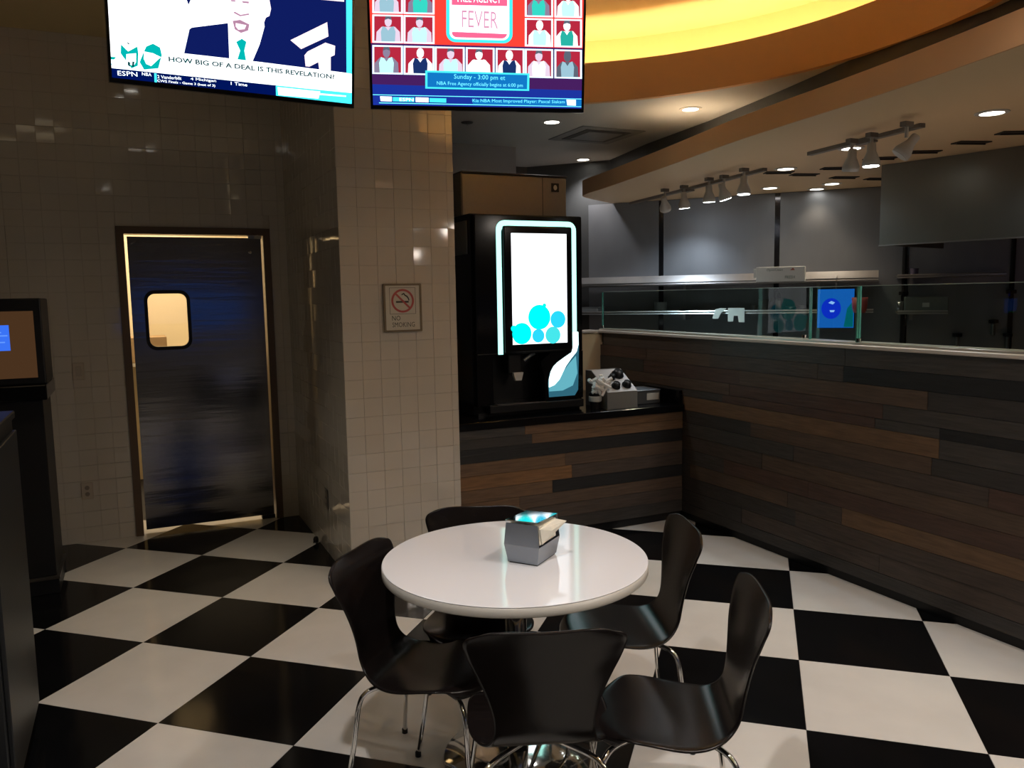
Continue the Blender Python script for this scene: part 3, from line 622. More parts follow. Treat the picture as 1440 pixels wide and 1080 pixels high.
link('light_ring', b, RINGG, sm)
smb('screen_bezel', 2.742, 3.262, -.02, 0, 1.268, 2.112, BLACKG, .012)
ds = smb('screen', 2.800, 3.216, -.0215, -.02, 1.325, 2.064, glow('dispenser_screen', (.90, .96, 1), 1.7))
def disc(name, px, py, rpx, m, lv):
    x, z = P3(px, py); r = rpx * (P3(px + 1, py)[0] - x); b = prism_bm([(x + r * math.cos(k * math.pi / 14), -.0216 - lv * .0003, z + r * math.sin(k * math.pi / 14)) for k in range(28)], (0, .0002, 0)); return link(name, b, m, ds)
CYA = glow('bubble_cyan', (.0, .82, .80), 1.1); CYB = glow('bubble_blue', (.02, .55, .75), 1.1); CYP = glow('bubble_pale', (.80, .90, .90), 1.1); CYT = glow('bubble_teal', (.05, .65, .68), 1.05)
disc('bubble', 741.5, 421, 10, CYP, 1); disc('bubble_face', 741.5, 421, 8.5, glow('bubble_inner', (.93, .98, .98), 1.5), 2)
disc('bubble', 756.5, 446, 15.5, CYA, 1); disc('bubble', 782.5, 449, 10.5, CYB, 2); disc('bubble', 732, 469, 13.5, CYA, 2); disc('bubble', 755, 472, 8.5, CYB, 3); disc('bubble', 775.5, 471, 10.5, CYT, 3); disc('bubble', 763.5, 429.5, 2.5, CYA, 1); disc('bubble', 720.5, 462, 4, CYA, 1)
def z3(pts, y): return [(P3(630 + a / 3.483, 450 + c / 3.483)[0], y, P3(630 + a / 3.483, 450 + c / 3.483)[1]) for a, c in pts]
sw = link('glowing_corner_panel', prism_bm(z3([(495, 378), (490, 310), (496, 270), (508, 240), (530, 212), (570, 182), (606, 158), (612, 128), (606, 60), (636, 60), (640, 120), (636, 340), (620, 368)], -.004), (0, .004, 0)), glow('corner_glow', (.035, .16, .23), .7), sm)
link('bright_edge', prism_bm(z3([(493, 330), (493, 290), (502, 252), (516, 226), (536, 206), (572, 180), (604, 158), (610, 130), (606, 58), (636, 58), (637, 120), (628, 155), (600, 190), (576, 225), (560, 258), (545, 290), (520, 318)], -.006), (0, .002, 0)), RINGW, sw)
link('middle_glow', prism_bm(z3([(494, 350), (494, 325), (545, 288), (562, 255), (590, 215), (625, 175), (632, 260), (610, 320), (560, 345)], -.005), (0, .001, 0)), glow('corner_glow_mid', (.14, .48, .58), .8), sw)
ic = thing('ice_machine', 'brushed steel ice machine on top of the soda machine', 'ice machine', (2.93, .46, 2.192))
link('cabinet', box_bm(-.40, .39, 0, .62, 0, .275, .006), mat('warm_steel', (.21, .20, .195), .42, .7, noise=.15, nscale=30, stretch=(14, 1, 1)), ic)
link('lid', box_bm(-.405, .395, -.006, .63, .275, .287, .002), BLACKM, ic); link('side_trim', box_bm(-.408, -.398, -.006, .62, 0, .275), mat('dark_trim', (.05, .035, .025), .4), ic)
link('seam', box_bm(.20, .204, -.001, .002, .003, .27), BLACKM, ic)
bd = link('badge', box_bm(.27, .33, -.004, 0, .175, .235, .001), BLACKM, ic); link('badge_mark', prism_bm([(.30 + .014 * math.cos(k * math.pi / 8), -.0045, .205 + .018 * math.sin(k * math.pi / 8)) for k in range(16)], (0, .0005, 0)), mat('badge_grey', (.4, .38, .34), .4), bd)

# ------------------------------------------------------------------ things on the counter beside it
org = thing('lid_and_straw_holder', 'grey sloped holder full of black lids beside the soda machine', 'holder', (3.60, .17, .85))
gm = mat('holder_grey', (.17, .165, .155), .45); lm = mat('holder_pale', (.45, .45, .45), .3)
link('body', prism_bm([(-.13, 0, 0), (-.13, .30, 0), (-.13, .30, .255), (-.13, .22, .255), (-.13, 0, .115)], (.25, 0, 0)), gm, org)
sl = V((0, .22, .14)).normalized(); sn = V((0, -sl.z, sl.y))
link('sloped_face', prism_bm([V((-.128, 0, .115)) + sn * .001, V((.118, 0, .115)) + sn * .001, V((.118, .22, .255)) + sn * .001, V((-.128, .22, .255)) + sn * .001], sn * .003), lm, org)
def lid(loc, r, label, tiltx=.6):
    t = thing('cup_lid', label, 'cup lid', loc, 0, 'black cup lids on the holder'); t.rotation_euler = (tiltx, 0, 0)
    link('dome', lathe_bm([(r * .98, 0), (r, .004), (r, .010), (r * .85, .016), (r * .78, .034), (0, .036)], (0, 0, 0), 20), BLACKM, t, True)
    link('rim', lathe_bm([(r * 1.03, .001), (r * 1.05, .004), (r * 1.03, .007), (r * .95, .006)], (0, 0, 0), 20, ring=True), BLACKG, t, True)
def onslope(u, s): p = V((3.60, .17, .85)) + V((u, 0, .115)) + sl * s + sn * .007; return p
lid(onslope(.05, .185), .044, 'largest black cup lid, at the top right of the holder'); lid(onslope(-.035, .055), .032, 'black cup lid low on the holder, left of its neighbour'); lid(onslope(.058, .06), .034, 'black cup lid at the lower right corner of the holder')
lid(onslope(-.02, .15), .026, 'small black cup lid in the middle of the holder beside the straws')
# white paper-wrapped straws heaped at the left
for k in range(26):
    a = random.uniform(-1.1, 1.1); p = V((3.435 + random.uniform(-.03, .07), .24 + random.uniform(-.05, .03), .98 + random.uniform(0, .06))); d = V((math.sin(a), random.uniform(-.35, .1), math.cos(a) * .75)).normalized()
    o = link('wrapped_straw', tube_bm([p - d * .06, p, p + d * .06], .009, 6, radii=(.012, .011, .014)), mat('straw_wrap', (.86, .85, .83), .7)); tag(o, 'white paper-wrapped straw in the heap left of the lid holder', 'straw', 'wrapped straws beside the soda machine')
sb = thing('straw_bin', 'dark open bin under the heap of wrapped straws beside the machine', 'bin', (3.425, .26, .85))
b = bmesh.new(); lathe_bm([(.035, 0), (.045, .11), (.041, .11), (.032, .008), (0, .008)], (0, 0, 0), 16, b); link('bin_wall', b, BLACKM, sb); link('bin_band', lathe_bm([(.042, .05), (.046, .055), (.047, .085), (.044, .09)], (0, 0, 0), 16, ring=True), mat('bin_band', (.6, .6, .58), .4), sb)
nb = thing('sugar_caddy', 'small dark caddy with white label at the right end of the counter', 'caddy', (3.88, .26, .85), 0)
link('box', box_bm(-.10, .10, 0, .22, 0, .095, .004), mat('caddy_grey', (.07, .07, .07), .35), nb); link('lid', box_bm(-.103, .103, -.004, .224, .095, .103, .002), GREYMETAL, nb); link('label_card', box_bm(-.02, .085, -.003, 0, .028, .078, .001), mat('label_card', (.52, .48, .42), .6), nb)

# ------------------------------------------------------------------ round table
tx, ty, tR, tz = 1.668, -2.119, .463, .74
tb_ = thing('round_table', 'round white gloss table on a metal pedestal', 'table', (tx, ty, 0))
link('tabletop', lathe_bm([(0, tz - .004), (tR - .002, tz - .004), (tR - .001, tz - .001), (tR - .003, tz), (0, tz)], (0, 0, 0), 96), TABLEW, tb_)
link('edge_band', lathe_bm([(tR - .02, tz - .034), (tR - .001, tz - .034), (tR, tz - .032), (tR, tz - .005), (tR - .004, tz - .0035), (tR - .02, tz - .006)], (0, 0, 0), 96, ring=True), RIM, tb_, True)
link('underside', lathe_bm([(0, tz - .034), (tR - .012, tz - .034), (tR - .012, tz - .006), (0, tz - .006)], (0, 0, 0), 64), BLACKM, tb_)
link('spider', box_bm(-.17, .17, -.17, .17, tz - .046, tz - .034, .003), BLACKM, tb_)
link('column', lathe_bm([(.038, .03), (.038, tz - .046)], (0, 0, 0), 24), CHROME, tb_, True)
link('base_plate', lathe_bm([(0, 0), (.27, 0), (.272, .006), (.265, .016), (.12, .028), (.06, .034), (0, .036)], (0, 0, 0), 64), CHROME, tb_, True)

# napkin dispenser
nd = thing('napkin_dispenser', 'grey metal napkin dispenser standing on the white table', 'napkin dispenser')
c4 = [at(2, .742, 712, 790), at(2, .742, 757, 797), at(2, .742, 787, 777)]; L = (c4[1] - c4[0]); Dp = (c4[2] - c4[1])
L = L.normalized() * .112; Dp = V((-L.y, L.x, 0)).normalized() * .16
o_ = V(((c4[0] + c4[1]) / 2 + Dp / 2)); nd.scale = (1.15, 1.08, 1.2); nd.location = (o_.x, o_.y, tz); nd.rotation_euler = (0, 0, math.atan2(L.y, L.x))
# side outline (in the y-z plane): narrow foot, waist out, narrow top
hw, hd = .056, .075
b = bmesh.new(); lv = [(.049, .070, .004), (.058, .078, .055), (.052, .074, .118)]
rings = [[b.verts.new((s * w_, t * d_, z)) for s, t in ((-1, -1), (1, -1), (1, 1), (-1, 1))] for w_, d_, z in lv]
for r0, r1 in zip(rings, rings[1:]):
    for k in range(4):
        if k == 1 or k == 3:   # open long faces for the napkins: keep only the lower half
            if r0 is rings[1]: continue
        b.faces.new((r0[k], r0[(k + 1) % 4], r1[(k + 1) % 4], r1[k]))
b.faces.new(rings[0][::-1])
body = link('body', b, GREYMETAL, nd); mod = body.modifiers.new('solid', 'SOLIDIFY'); mod.thickness = .002
tp_ = box_bm(-.054, .054, -.076, .076, .121, .124, .001); ax_ = Matrix.Rotation(-nd.rotation_euler.z, 3, 'Z') @ V((RB.x, RB.y, 0)).normalized(); bmesh.ops.rotate(tp_, cent=(0, 0, .1225), matrix=Matrix.Rotation(math.radians(-2.85), 3, ax_), verts=tp_.verts); link('top_plate', tp_, MIRROR, nd); link('foot', box_bm(-.046, .046, -.066, .066, 0, .005), BLACKM, nd)
def napkins(s):
    o = thing('napkin_stack', 'stack of folded cream napkins filling the %s side of the dispenser' % ('right' if s > 0 else 'left'), 'napkins'); o.location = nd.location; o.rotation_euler = nd.rotation_euler; o.scale = nd.scale
    for k in range(9):
        x = .012 + k * .0045; link('napkin', box_bm(min(s * x, s * (x + .0035)), max(s * x, s * (x + .0035)), -.062 + .001 * (k % 3), .062 - .001 * (k % 2), .058, .112), PAPER, o)
    b = bmesh.new()
    P_ = [V((s * .052, -.062, .105)), V((s * .052, .060, .108)), V((s * .098, .038, .112)), V((s * .075, -.02, .095))] if s > 0 else [V((s * .052, -.02, .095)), V((s * .052, .05, .098)), V((s * .072, .02, .092)), V((s * .066, 0, .085))]
    prism_bm(P_, (0, 0, .0015), b); link('loose_corner', b, PAPER, o)
    if s > 0:
        b = bmesh.new(); prism_bm([V((.054, -.062, .105)), V((.054, -.048, .058)), V((.095, .04, .110)), V((.075, -.02, .096))], (.0012, 0, 0), b); link('hanging_fold', b, PAPER, o)
    return o
napkins(1); napkins(-1)

# ------------------------------------------------------------------ chairs
def shell_bm():
    # profile (y, z, half width) from the front edge of the seat to the top of the back
    prof = [(.208, .418, .150), (.200, .430, .168), (.180, .439, .186), (.13, .443, .203), (.06, .441, .212), (-.01, .436, .214), (-.07, .433, .206), (-.115, .434, .190), (-.152, .442, .172), (-.180, .458, .155), (-.200, .482, .144), (-.214, .515, .139), (-.226, .555, .145), (-.240, .605, .164), (-.254, .655, .190), (-.267, .70, .211), (-.278, .74, .221), (-.286, .77, .219), (-.291, .788, .207), (-.294, .797, .190)]
    P_ = smooth_pts([(y, z, w_) for y, z, w_ in prof], 2); NT = 16; b = bmesh.new(); rows = []
    n = len(P_)
    for i, p in enumerate(P_):
        q0, q1 = P_[max(i - 1, 0)], P_[min(i + 1, n - 1)]; t = V((0, q1.x - q0.x, q1.y - q0.y)).normalized(); nn = V((0, -t.z, t.y)) * (-1)
        if nn.z < -.01 or (abs(nn.z) < .3 and nn.y < 0): nn = -nn
        f = i / (n - 1); row = []
        lean = max(0, min(1, (p.y - .50) / .15)); seat = max(0, min(1, (p.x + .05) / .12)) if p.y < .46 else 0
        for k in range(NT + 1):
            a = -1 + 2 * k / NT
            pos = V((a * p.z, p.x, p.y)) + nn * ((.010 * seat + .026 * lean) * abs(a) ** 2.4)
            fr = max(0, 1 - (.208 - p.x) / .12) if p.y < .46 and p.x > 0 else 0
            pos.y -= fr * .075 * abs(a) ** 3
            tp = max(0, (p.y - .72) / .077); pos.z -= tp * .030 * abs(a) ** 4; pos.z -= tp * .012 * (1 - a * a)
            pos.z = .800 - (.800 - pos.z) * 1.12; row.append(b.verts.new(pos))
        rows.append(row)
    for r0, r1 in zip(rows, rows[1:]):
        for k in range(NT): b.faces.new((r0[k], r0[k + 1], r1[k + 1], r1[k]))
    return b
def make_chair():
    t = thing('plywood_chair', 'black moulded chair', 'chair', (0, 0, 0), 0, 'black chairs around the round table')
    sh = link('seat_shell', shell_bm(), BLACKWOOD, t, True); m = sh.modifiers.new('s', 'SOLIDIFY'); m.thickness = .010; m.offset = -1
    m = sh.modifiers.new('b', 'SUBSURF'); m.levels = m.render_levels = 1
    link('mount_plate', lathe_bm([(.055, .362), (.06, .366), (.06, .376), (.0, .377)], (0, -.02, 0), 20), BLACKM, t)
    for s in (-1, 1):
        for f in (1, -1):
            pts = smooth_pts([(s * .012, .02 * f - .01, .361), (s * .07, .085 * f - .005, .362), (s * .125, .145 * f, .362), (s * .158, .175 * f, .350), (s * .175, .190 * f, .31), (s * .195, .205 * f, .17), (s * .222, .228 * f, .006)], 5)
            lg_ = link('leg', tube_bm(pts, .0085, 10), CHROME, t, True)
            link('foot_cap', lathe_bm([(.0, 0), (.011, 0), (.011, .016), (.008, .02)], (s * .222, .228 * f, 0), 12), BLACKM, lg_)
    return t
chair0 = make_chair()
def chair(x, y, hx, hy, label, first=False, yoff=0):
    c = chair0 if first else copy_tree(chair0)
    c.location = (x, y, 0); c.rotation_euler = (0, 0, math.atan2(hy, hx) - math.pi / 2); c['label'] = label; return c
chair(1.53, -2.56, .365, .931, 'black moulded chair nearest the camera, its curved back hiding the pedestal', True)
chair(2.10, -2.10, -.937, .35, 'black moulded chair right of the table, nearest the plank-clad counter')
chair(1.36, -2.10, .72, -.69, 'black moulded chair at the left of the table, in front of the pillar')
chair(1.875, -2.71, -.866, .5, 'black moulded chair at the lower right with its whole dark seat in view')
chair(1.64, -1.84, -.41, -.91, 'black moulded chair behind the table, only its backrest top visible')

# ------------------------------------------------------------------ kiosk and cabinet at the left
kk = thing('order_kiosk', 'black kiosk with lit screen against the tile wall at left edge', 'kiosk', (-.30, .58, 0))
link('body', box_bm(-.30, .318, 0, .45, .10, 1.12, .004), BLACKM, kk); link('shelf', box_bm(-.34, .345, -.04, .47, 1.12, 1.205, .006, 2), BLACKG, kk)
link('plinth', box_bm(-.28, .33, -.02, .44, 0, .085, .003), BLACKM, kk); link('plinth_trim', box_bm(-.28, .335, -.025, .44, .085, .10), mat('trim_grey', (.12, .11, .10), .3, .8), kk)
hd_ = link('screen_housing', box_bm(-.30, .345, .0, .40, 1.205, 1.685, .008, 2), BLACKM, kk)
link('screen', box_bm(-.26, .305, -.004, 0, 1.245, 1.615), glow('kiosk_screen', (.055, .026, .011), 1), kk)
def kp(name, x0, x1, z0, z1, m, lv=0): return link(name, box_bm(x0, x1, -.0052 - lv * .0004, -.0048 - lv * .0004, z0, z1), m, [c for c in bpy.data.objects if c.parent == kk and c.name.startswith('screen') and 'housing' not in c.name][0])
kp('picture', -.02, .185, 1.40, 1.54, glow('kiosk_blue', (.04, .16, .85), .9)); kp('picture_mark', .10, .125, 1.56, 1.60, glow('kiosk_violet', (.05, .03, .7), .9)); [kp('picture_band', -.01 + .02 * (k % 2), .12 + .014 * ((k * 3) % 5), 1.425 + .018 * k, 1.432 + .018 * k, glow('kiosk_pale', (.12, .30, .95), .9), 1) for k in range(6)]; kp('picture_strip', -.02, .12, 1.40, 1.412, glow('kiosk_green', (.05, .35, .08), .9), 1)
nc = thing('waste_cabinet', 'charcoal waste cabinet at the left edge, closest to the camera', 'cabinet', (-.25, -1.40, 0))
link('body', box_bm(-.32, .315, -.35, .35, .06, 1.22, .004), CHARCOAL, nc); link('top', box_bm(-.33, .325, -.36, .36, 1.22, 1.25, .004), CHARCOAL, nc); link('plinth', box_bm(-.30, .30, -.33, .33, 0, .06), BLACKM, nc)
link('door', box_bm(.315, .330, -.33, .33, .10, 1.18, .003), CHARCOAL, nc)

# ------------------------------------------------------------------ ceiling fittings
def downlight(x, y, z, label, m=LAMPW, p=0, col=NEUT, r=.055, spot=110):
    t = thing('downlight', label, 'ceiling light', (x, y, z), 0, 'recessed downlights')
    link('trim_ring', lathe_bm([(r, -.001), (r + .022, -.001), (r + .022, -.005), (r, -.007)], (0, 0, 0), 24, ring=True), mat('white_trim', (.6, .58, .54), .4), t)
    link('lamp', lathe_bm([(0, -.0015), (r, -.0015), (r, -.003), (0, -.003)], (0, 0, 0), 20), m, t)
    if p: lamp('downlight_lamp', 'SPOT', (x, y, z - .02), p * 2.5, col, .05, (x, y, 0), spot, .8)
for px_, lab, p in (((971, 153), 'recessed ceiling light nearest the curved orange fascia in the grey ceiling', 14), ((776, 171), 'recessed ceiling light above the soda machine', 9), ((820, 224), 'small recessed ceiling light at the far end of the grey ceiling', 14)):
    q = at(2, HC, *px_); downlight(q.x, q.y, HC, lab, p=p)
for px_, lab, p in (((1105, 237), 'kitchen ceiling light right of the first lamp track', 8), ((1083, 264), 'small kitchen ceiling light behind the lamp track', 3), ((1197, 208), 'kitchen ceiling light beside the short lamp track', 8), ((1170, 258), 'kitchen ceiling light in front of the hood', 4), ((1395, 158), 'kitchen ceiling light nearest the camera, over the ledge', 8), ((1150, 269), 'faint kitchen ceiling light at the steel back wall', 2)):
    q = at(2, HS, *px_)
    if (q - KB0).dot(bn) < .12: q = q + bn * (.12 - (q - KB0).dot(bn))
    downlight(q.x, q.y, HS, lab, p=p, col=WARM)
downlight(.55, -.15, HU, 'ceiling light above the floor in front of the steel door')
for i, (x, y, p) in enumerate(SOFFIT):
    downlight(x, y, HS, ['soffit light over the ledge, just right of the picture', 'soffit light over the ledge, beside the camera', 'soffit light over the ledge, behind the camera'][i])
for i, (x, y, p) in enumerate(DINING):
    downlight(x, y, HU, ['added ceiling light above and in front of the camera', 'added ceiling light above the room, right of the camera', 'added ceiling light behind the camera, right', 'added ceiling light behind the camera, left'][i], r=.07)
# dark air slots in the kitchen ceiling
for i, (px_, lab) in enumerate((((1095, 242), 'first'), ((1131, 245), 'second'), ((1176, 236), 'third'), ((1187, 249), 'fourth'), ((1238, 222), 'fifth'), ((1235, 251), 'sixth'), ((1298, 213), 'seventh'), ((1366, 200), 'eighth'), ((1430, 186), 'last'))):
    q = at(2, HS, *px_)
    if (q - KB0).dot(bn) < .1: q = q + bn * .1
    t = thing('ceiling_air_slot', 'dark air slot in the beige kitchen ceiling, %s from the left' % lab, 'vent', (q.x, q.y, HS), math.radians(-25 + 8 * (i % 2)), 'air slots in the kitchen ceiling')
    link('slot_frame', box_bm(-.10, .10, -.045, .045, -.006, 0, .001), mat('slot_dark', (.02, .014, .01), .7), t); link('louver', box_bm(-.09, .09, -.004, .004, -.014, -.006), MATS['slot_dark'], t)
# square diffuser in the grey ceiling
q = at(2, HC, 838, 190); t = thing('square_diffuser', 'square air diffuser in the grey ceiling above the soda machine', 'vent', (q.x, q.y, HC))
t.rotation_euler = (0, 0, 0)
for k, (s_, m) in enumerate(((.28, mat('diffuser_frame', (.22, .23, .23), .5)), (.20, mat('diffuser_slot', (.05, .05, .05), .6)), (.15, MATS['diffuser_frame']))):
    link(['frame', 'slot', 'cone'][k], box_bm(-s_, s_, -s_, s_, -.006 - .004 * k, -.004 * k if k else 0, .002), m, t)
q = at(2, HC, 657, 172); t = thing('sprinkler_plate', 'small dark sprinkler plate in the grey ceiling near the pillar', 'sprinkler', (q.x, q.y, HC)); link('plate', lathe_bm([(0, 0), (.045, 0), (.04, -.006), (0, -.008)], (0, 0, 0), 20), DARKP, t); link('pin', lathe_bm([(.006, -.008), (.006, -.02)], (0, 0, 0), 8), CHROME, t)

# track lights
HOUS = mat('track_white', (.45, .43, .40), .4); HOUSD = mat('track_grey', (.16, .14, .12), .5)
def track(pa, pb, label):
    a, c = at(2, HS, *pa), at(2, HS, *pb); ang = math.atan2(c.y - a.y, c.x - a.x); L_ = (c - a).length
    t = thing('light_track', label, 'light track', (a.x, a.y, HS), ang); link('rail', box_bm(0, L_, -.018, .018, -.022, 0, .002), HOUSD, t); link('end_feed', box_bm(L_ * .48, L_ * .48 + .12, -.025, .025, -.034, -.0225, .002), HOUSD, t)
    return a, c
def head(px_, aim, lit, label, big=.045, zlow=2.33):
    q = at(2, zlow, *px_); t = thing('track_spotlight', label, 'spotlight', (q.x, q.y, HS - .022), 0, 'spotlights on the kitchen tracks')
    aim = V(aim).normalized(); h = HS - .022 - zlow
    link('adapter', box_bm(-.03, .03, -.018, .018, -.025, 0, .002), HOUSD, t); link('stem', tube_bm([(0, 0, -.025), (0, 0, -h + .07)], .009, 8), HOUS, t)
    M = aim.to_track_quat('-Z', 'Y').to_matrix().to_4x4(); M.translation = V((0, 0, -h + .02))
    b = lathe_bm([(.018, .075), (.022, .07), (.024, .03), (big, -.02), (big, -.045), (big - .004, -.045), (big - .006, -.02), (0, -.015)], (0, 0, 0), 20); bmesh.ops.transform(b, matrix=M, verts=b.verts); hs = link('lamp_housing', b, HOUS, t, True)
    b = lathe_bm([(0, -.030), (big - .005, -.040), (big - .005, -.047), (0, -.049)], (0, 0, 0), 18); bmesh.ops.transform(b, matrix=M, verts=b.verts); link('lamp_glass', b, LAMPC if lit else HOUS, hs)
    if lit:
        p = q + aim * .07; lamp('track_lamp', 'SPOT', p, lit * 1.8, COOL, .03, p + aim, 95, 1.0)
ta, tc_ = track((885, 285), (1076, 236), 'long lamp track on the kitchen ceiling carrying the lit spotlights'); track((1138, 214), (1298, 173), 'short lamp track on the kitchen ceiling near the hood')
def onrail(px_, ra, rb_):  # move the head under its rail
    return px_
bdir = -bn
head((935, 292), (bdir.x * .7, bdir.y * .7, -.9), 14, 'lit spotlight at the far left of the long track, tilted to the steel wall'); head((962, 288), (.15, .1, -1), 12, 'lit spotlight second from the left on the long track')
head((997, 279), (.1, .1, -1), 14, 'lit spotlight in the middle of the long track'); head((1018, 276), (.3, -.1, -1), 12, 'white spotlight with bright body right of the middle of the long track'); head((1046, 268), (0, 0, -1), 12, 'lit spotlight at the right end of the long track')
head((1197, 234), (.1, .2, -1), 0, 'unlit white spotlight at the left of the short track'); head((1225, 227), (0, 0, -1), 10, 'lit spotlight in the middle of the short track'); head((1274, 214), (-.5, .4, -.8), 0, 'unlit tilted spotlight at the right end of the short track')

# ------------------------------------------------------------------ kitchen fittings
D = .34
def shelf(name, label, xa, xb, ytop, ybot, lip, th=.02):
    sa, za = atk(xa, ybot, D); sb_, zb = atk(xb, ybot, D); z = za
    t = thing(name, label, 'shelf', kb(sa, 0, 0))
    inv = V(t.location)
    def q(nm, s0, s1, d0, d1, z0, z1, m):
        b = kbox_bm(s0, s1, d0, d1, z0, z1); bmesh.ops.translate(b, vec=-inv, verts=b.verts); return link(nm, b, m, t)
    q('shelf_board', sa, sb_, .01, D - .004, z, z + th, STEEL)
    if lip > .05: q('front_ledge', sa, sb_, D + .001, D + .15, z - .012, z, STEEL)
    
    bb = prism_bm([kb(sa, D - .004, z), kb(sa, D, z), kb(sa, D - lip * .55, z + lip), kb(sa, D - lip * .55 - .004, z + lip)], bl * (sb_ - sa)); bmesh.ops.translate(bb, vec=-inv, verts=bb.verts); link('front_lip', bb, mat('polished_steel', (.66, .67, .69), .30, .9, noise=.08, nscale=20, stretch=(1, 1, .1)), t)
    k = 0; s = sa + .1
    while s < sb_: q('bracket', s - .012, s + .012, .008, D - .05, z - .05, z, STEEL); s += 1.1
    return z + th
zu = shelf('upper_wall_shelf', 'long polished steel shelf along the kitchen back wall, above eye level', 780, 1235, 390, 403.5, .078)
zu2 = shelf('upper_wall_shelf', 'dark steel shelf under the hood, right of the long upper shelf', 1262, 1415, 385, 391, .028)
zl = shelf('lower_wall_shelf', 'lower steel shelf of the kitchen wall seen through the glass', 780, 1228, 436, 443, .03)
zl2 = shelf('lower_wall_shelf', 'short lower steel shelf below the hood holding a grey box', 1262, 1333, 436, 442, .03)
def onshelf(name, label, cat, xa, xb, yt, z, m, d0=.06, d1=.28, bev=.004, kind='box'):
    sa, _ = atk(xa, 400, d1); sb_, zt = atk(xb, yt, d1); c = kb((sa + sb_) / 2, (d0 + d1) / 2, z); t = thing(name, label, cat, c, math.radians(-48.12)); w_ = sb_ - sa; h = max(zt - z, .02); return t, w_, h, (d1 - d0)
t, w_, h, dd = onshelf('carton', 'white printed carton on the upper steel shelf', 'box', 1063, 1132, 374, zu - .02, None, D + .004, D + .14)
CW = mat('white_card', (.66, .70, .68), .6); link('box', box_bm(-w_ / 2, w_ / 2, -dd / 2, dd / 2, 0, h, .003), CW, t); link('flap', box_bm(-w_ / 2 - .02, -w_ / 2, -dd / 2, dd / 2, h * .3, h * .9, .001), CW, t)
letters('lettering', 'OpenClean', (-w_ * .28, -dd / 2 - .001, h * .68), (1, 0, 0), (0, 0, 1), w_ * .33, h * .2, mat('print_green', (.05, .14, .12), .6), t); letters('lettering', 'FRESH', (w_ * .10, -dd / 2 - .001, h * .2), (1, 0, 0), (0, 0, 1), w_ * .2, h * .2, MATS['print_green'], t)
b = prism_bm([(w_ * .2, -dd / 2 - .002, h * .75), (w_ * .26, -dd / 2 - .002, h * .92), (w_ * .3, -dd / 2 - .002, h * .75)], (0, .001, 0)); link('print_mark', b, mat('print_red', (.4, .12, .08), .6), t)
t, w_, h, dd = onshelf('white_tub', 'pale tub at the left end of the lower shelf', 'container', 812, 841, 432, zl, None); link('tub', box_bm(-w_ / 2, w_ / 2, -dd / 2, dd / 2, 0, h * .85, .01), mat('tub', (.45, .52, .58), .4), t); link('lid', box_bm(-w_ / 2 - .005, w_ / 2 + .005, -dd / 2 - .005, dd / 2 + .005, h * .85, h, .003), MATS['tub'], t)
t, w_, h, dd = onshelf('grey_canister', 'tall grey canister on the lower shelf behind the glass', 'container', 918, 935, 425, zl, None, .12, .26)
link('canister', lathe_bm([(w_ * .48, 0), (w_ * .5, .01), (w_ * .5, h * .9), (0, h * .9)], (0, 0, 0), 20), mat('canister', (.25, .27, .27), .4), t, False); link('lid', lathe_bm([(w_ * .52, h * .9), (w_ * .52, h), (0, h)], (0, 0, 0), 20), MATS['canister'], t)
t, w_, h, dd = onshelf('black_pan', 'black pan lying on the lower shelf', 'pan', 952, 972, 437, zl, None, .1, .3); link('pan', lathe_bm([(w_ * .4, 0), (w_ * .55, h), (w_ * .52, h), (w_ * .38, .004), (0, .004)], (0, 0, 0), 20), BLACKM, t); link('handle', box_bm(w_ * .5, w_ * .5 + .14, -.012, .012, h * .6, h * .8, .002), BLACKM, t)
t, w_, h, dd = onshelf('squeeze_bottle', 'tall bottle with black cap on the lower shelf', 'bottle', 1090, 1099, 411, zl, None, .15, .25)
link('bottle', lathe_bm([(w_ * .48, 0), (w_ * .5, .01), (w_ * .5, h * .55), (w_ * .3, h * .66), (0, h * .66)], (0, 0, 0), 16), mat('bottle_grey', (.35, .33, .30), .35), t); link('cap', lathe_bm([(w_ * .36, h * .66), (w_ * .4, h * .95), (0, h)], (0, 0, 0), 16), BLACKM, t)
for i, (xa, xb, yt, lab) in enumerate(((1055, 1063, 429, 'small dull container on the lower shelf left of the bottle'), (1066, 1080, 421, 'grey scoop leaning on the lower shelf left of the bottle'))):
    t, w_, h, dd = onshelf('shelf_container', lab, 'container', xa, xb, yt, zl, None, .12, .26); link('tub', lathe_bm([(w_ * .4, 0), (w_ * .5, h * .7), (w_ * .52, h), (w_ * .46, h), (w_ * .36, .006), (0, .006)], (0, 0, 0), 16), mat('dull_tub', (.2, .2, .19), .4), t); link('handle', tube_bm([(w_ * .3, 0, h * .4), (w_ * .9, 0, h * 1.1)], .008, 6), MATS['dull_tub'], t)
for i, (xa, xb, lab) in enumerate(((1104, 1120, 'left steel bowl on the lower shelf'), (1121, 1136, 'right steel bowl on the lower shelf'))):
    t, w_, h, dd = onshelf('steel_bowl', lab, 'bowl', xa, xb, 431 - i, zl, None, .1, .28); r = w_ * .5; link('bowl', lathe_bm([(r * .4, 0), (r * .85, h * .5), (r, h), (r * .96, h), (r * .8, h * .5), (r * .35, .006), (0, .006)], (0, 0, 0), 22), STEEL, t, True); link('rim', lathe_bm([(r * .96, h - .003), (r * 1.05, h), (r * .96, h + .003)], (0, 0, 0), 22, ring=True), STEEL, t)
t, w_, h, dd = onshelf('steel_box', 'steel box with a small white sticker on the short lower shelf', 'box', 1274, 1334, 417, zl2, None); link('box', box_bm(-w_ / 2, w_ / 2, -dd / 2, dd / 2, 0, h, .004), mat('dull_steel', (.22, .26, .25), .4, .7), t); link('sticker', box_bm(-.03, .02, -dd / 2 - .001, -dd / 2, h * .3, h * .6), CW, t)
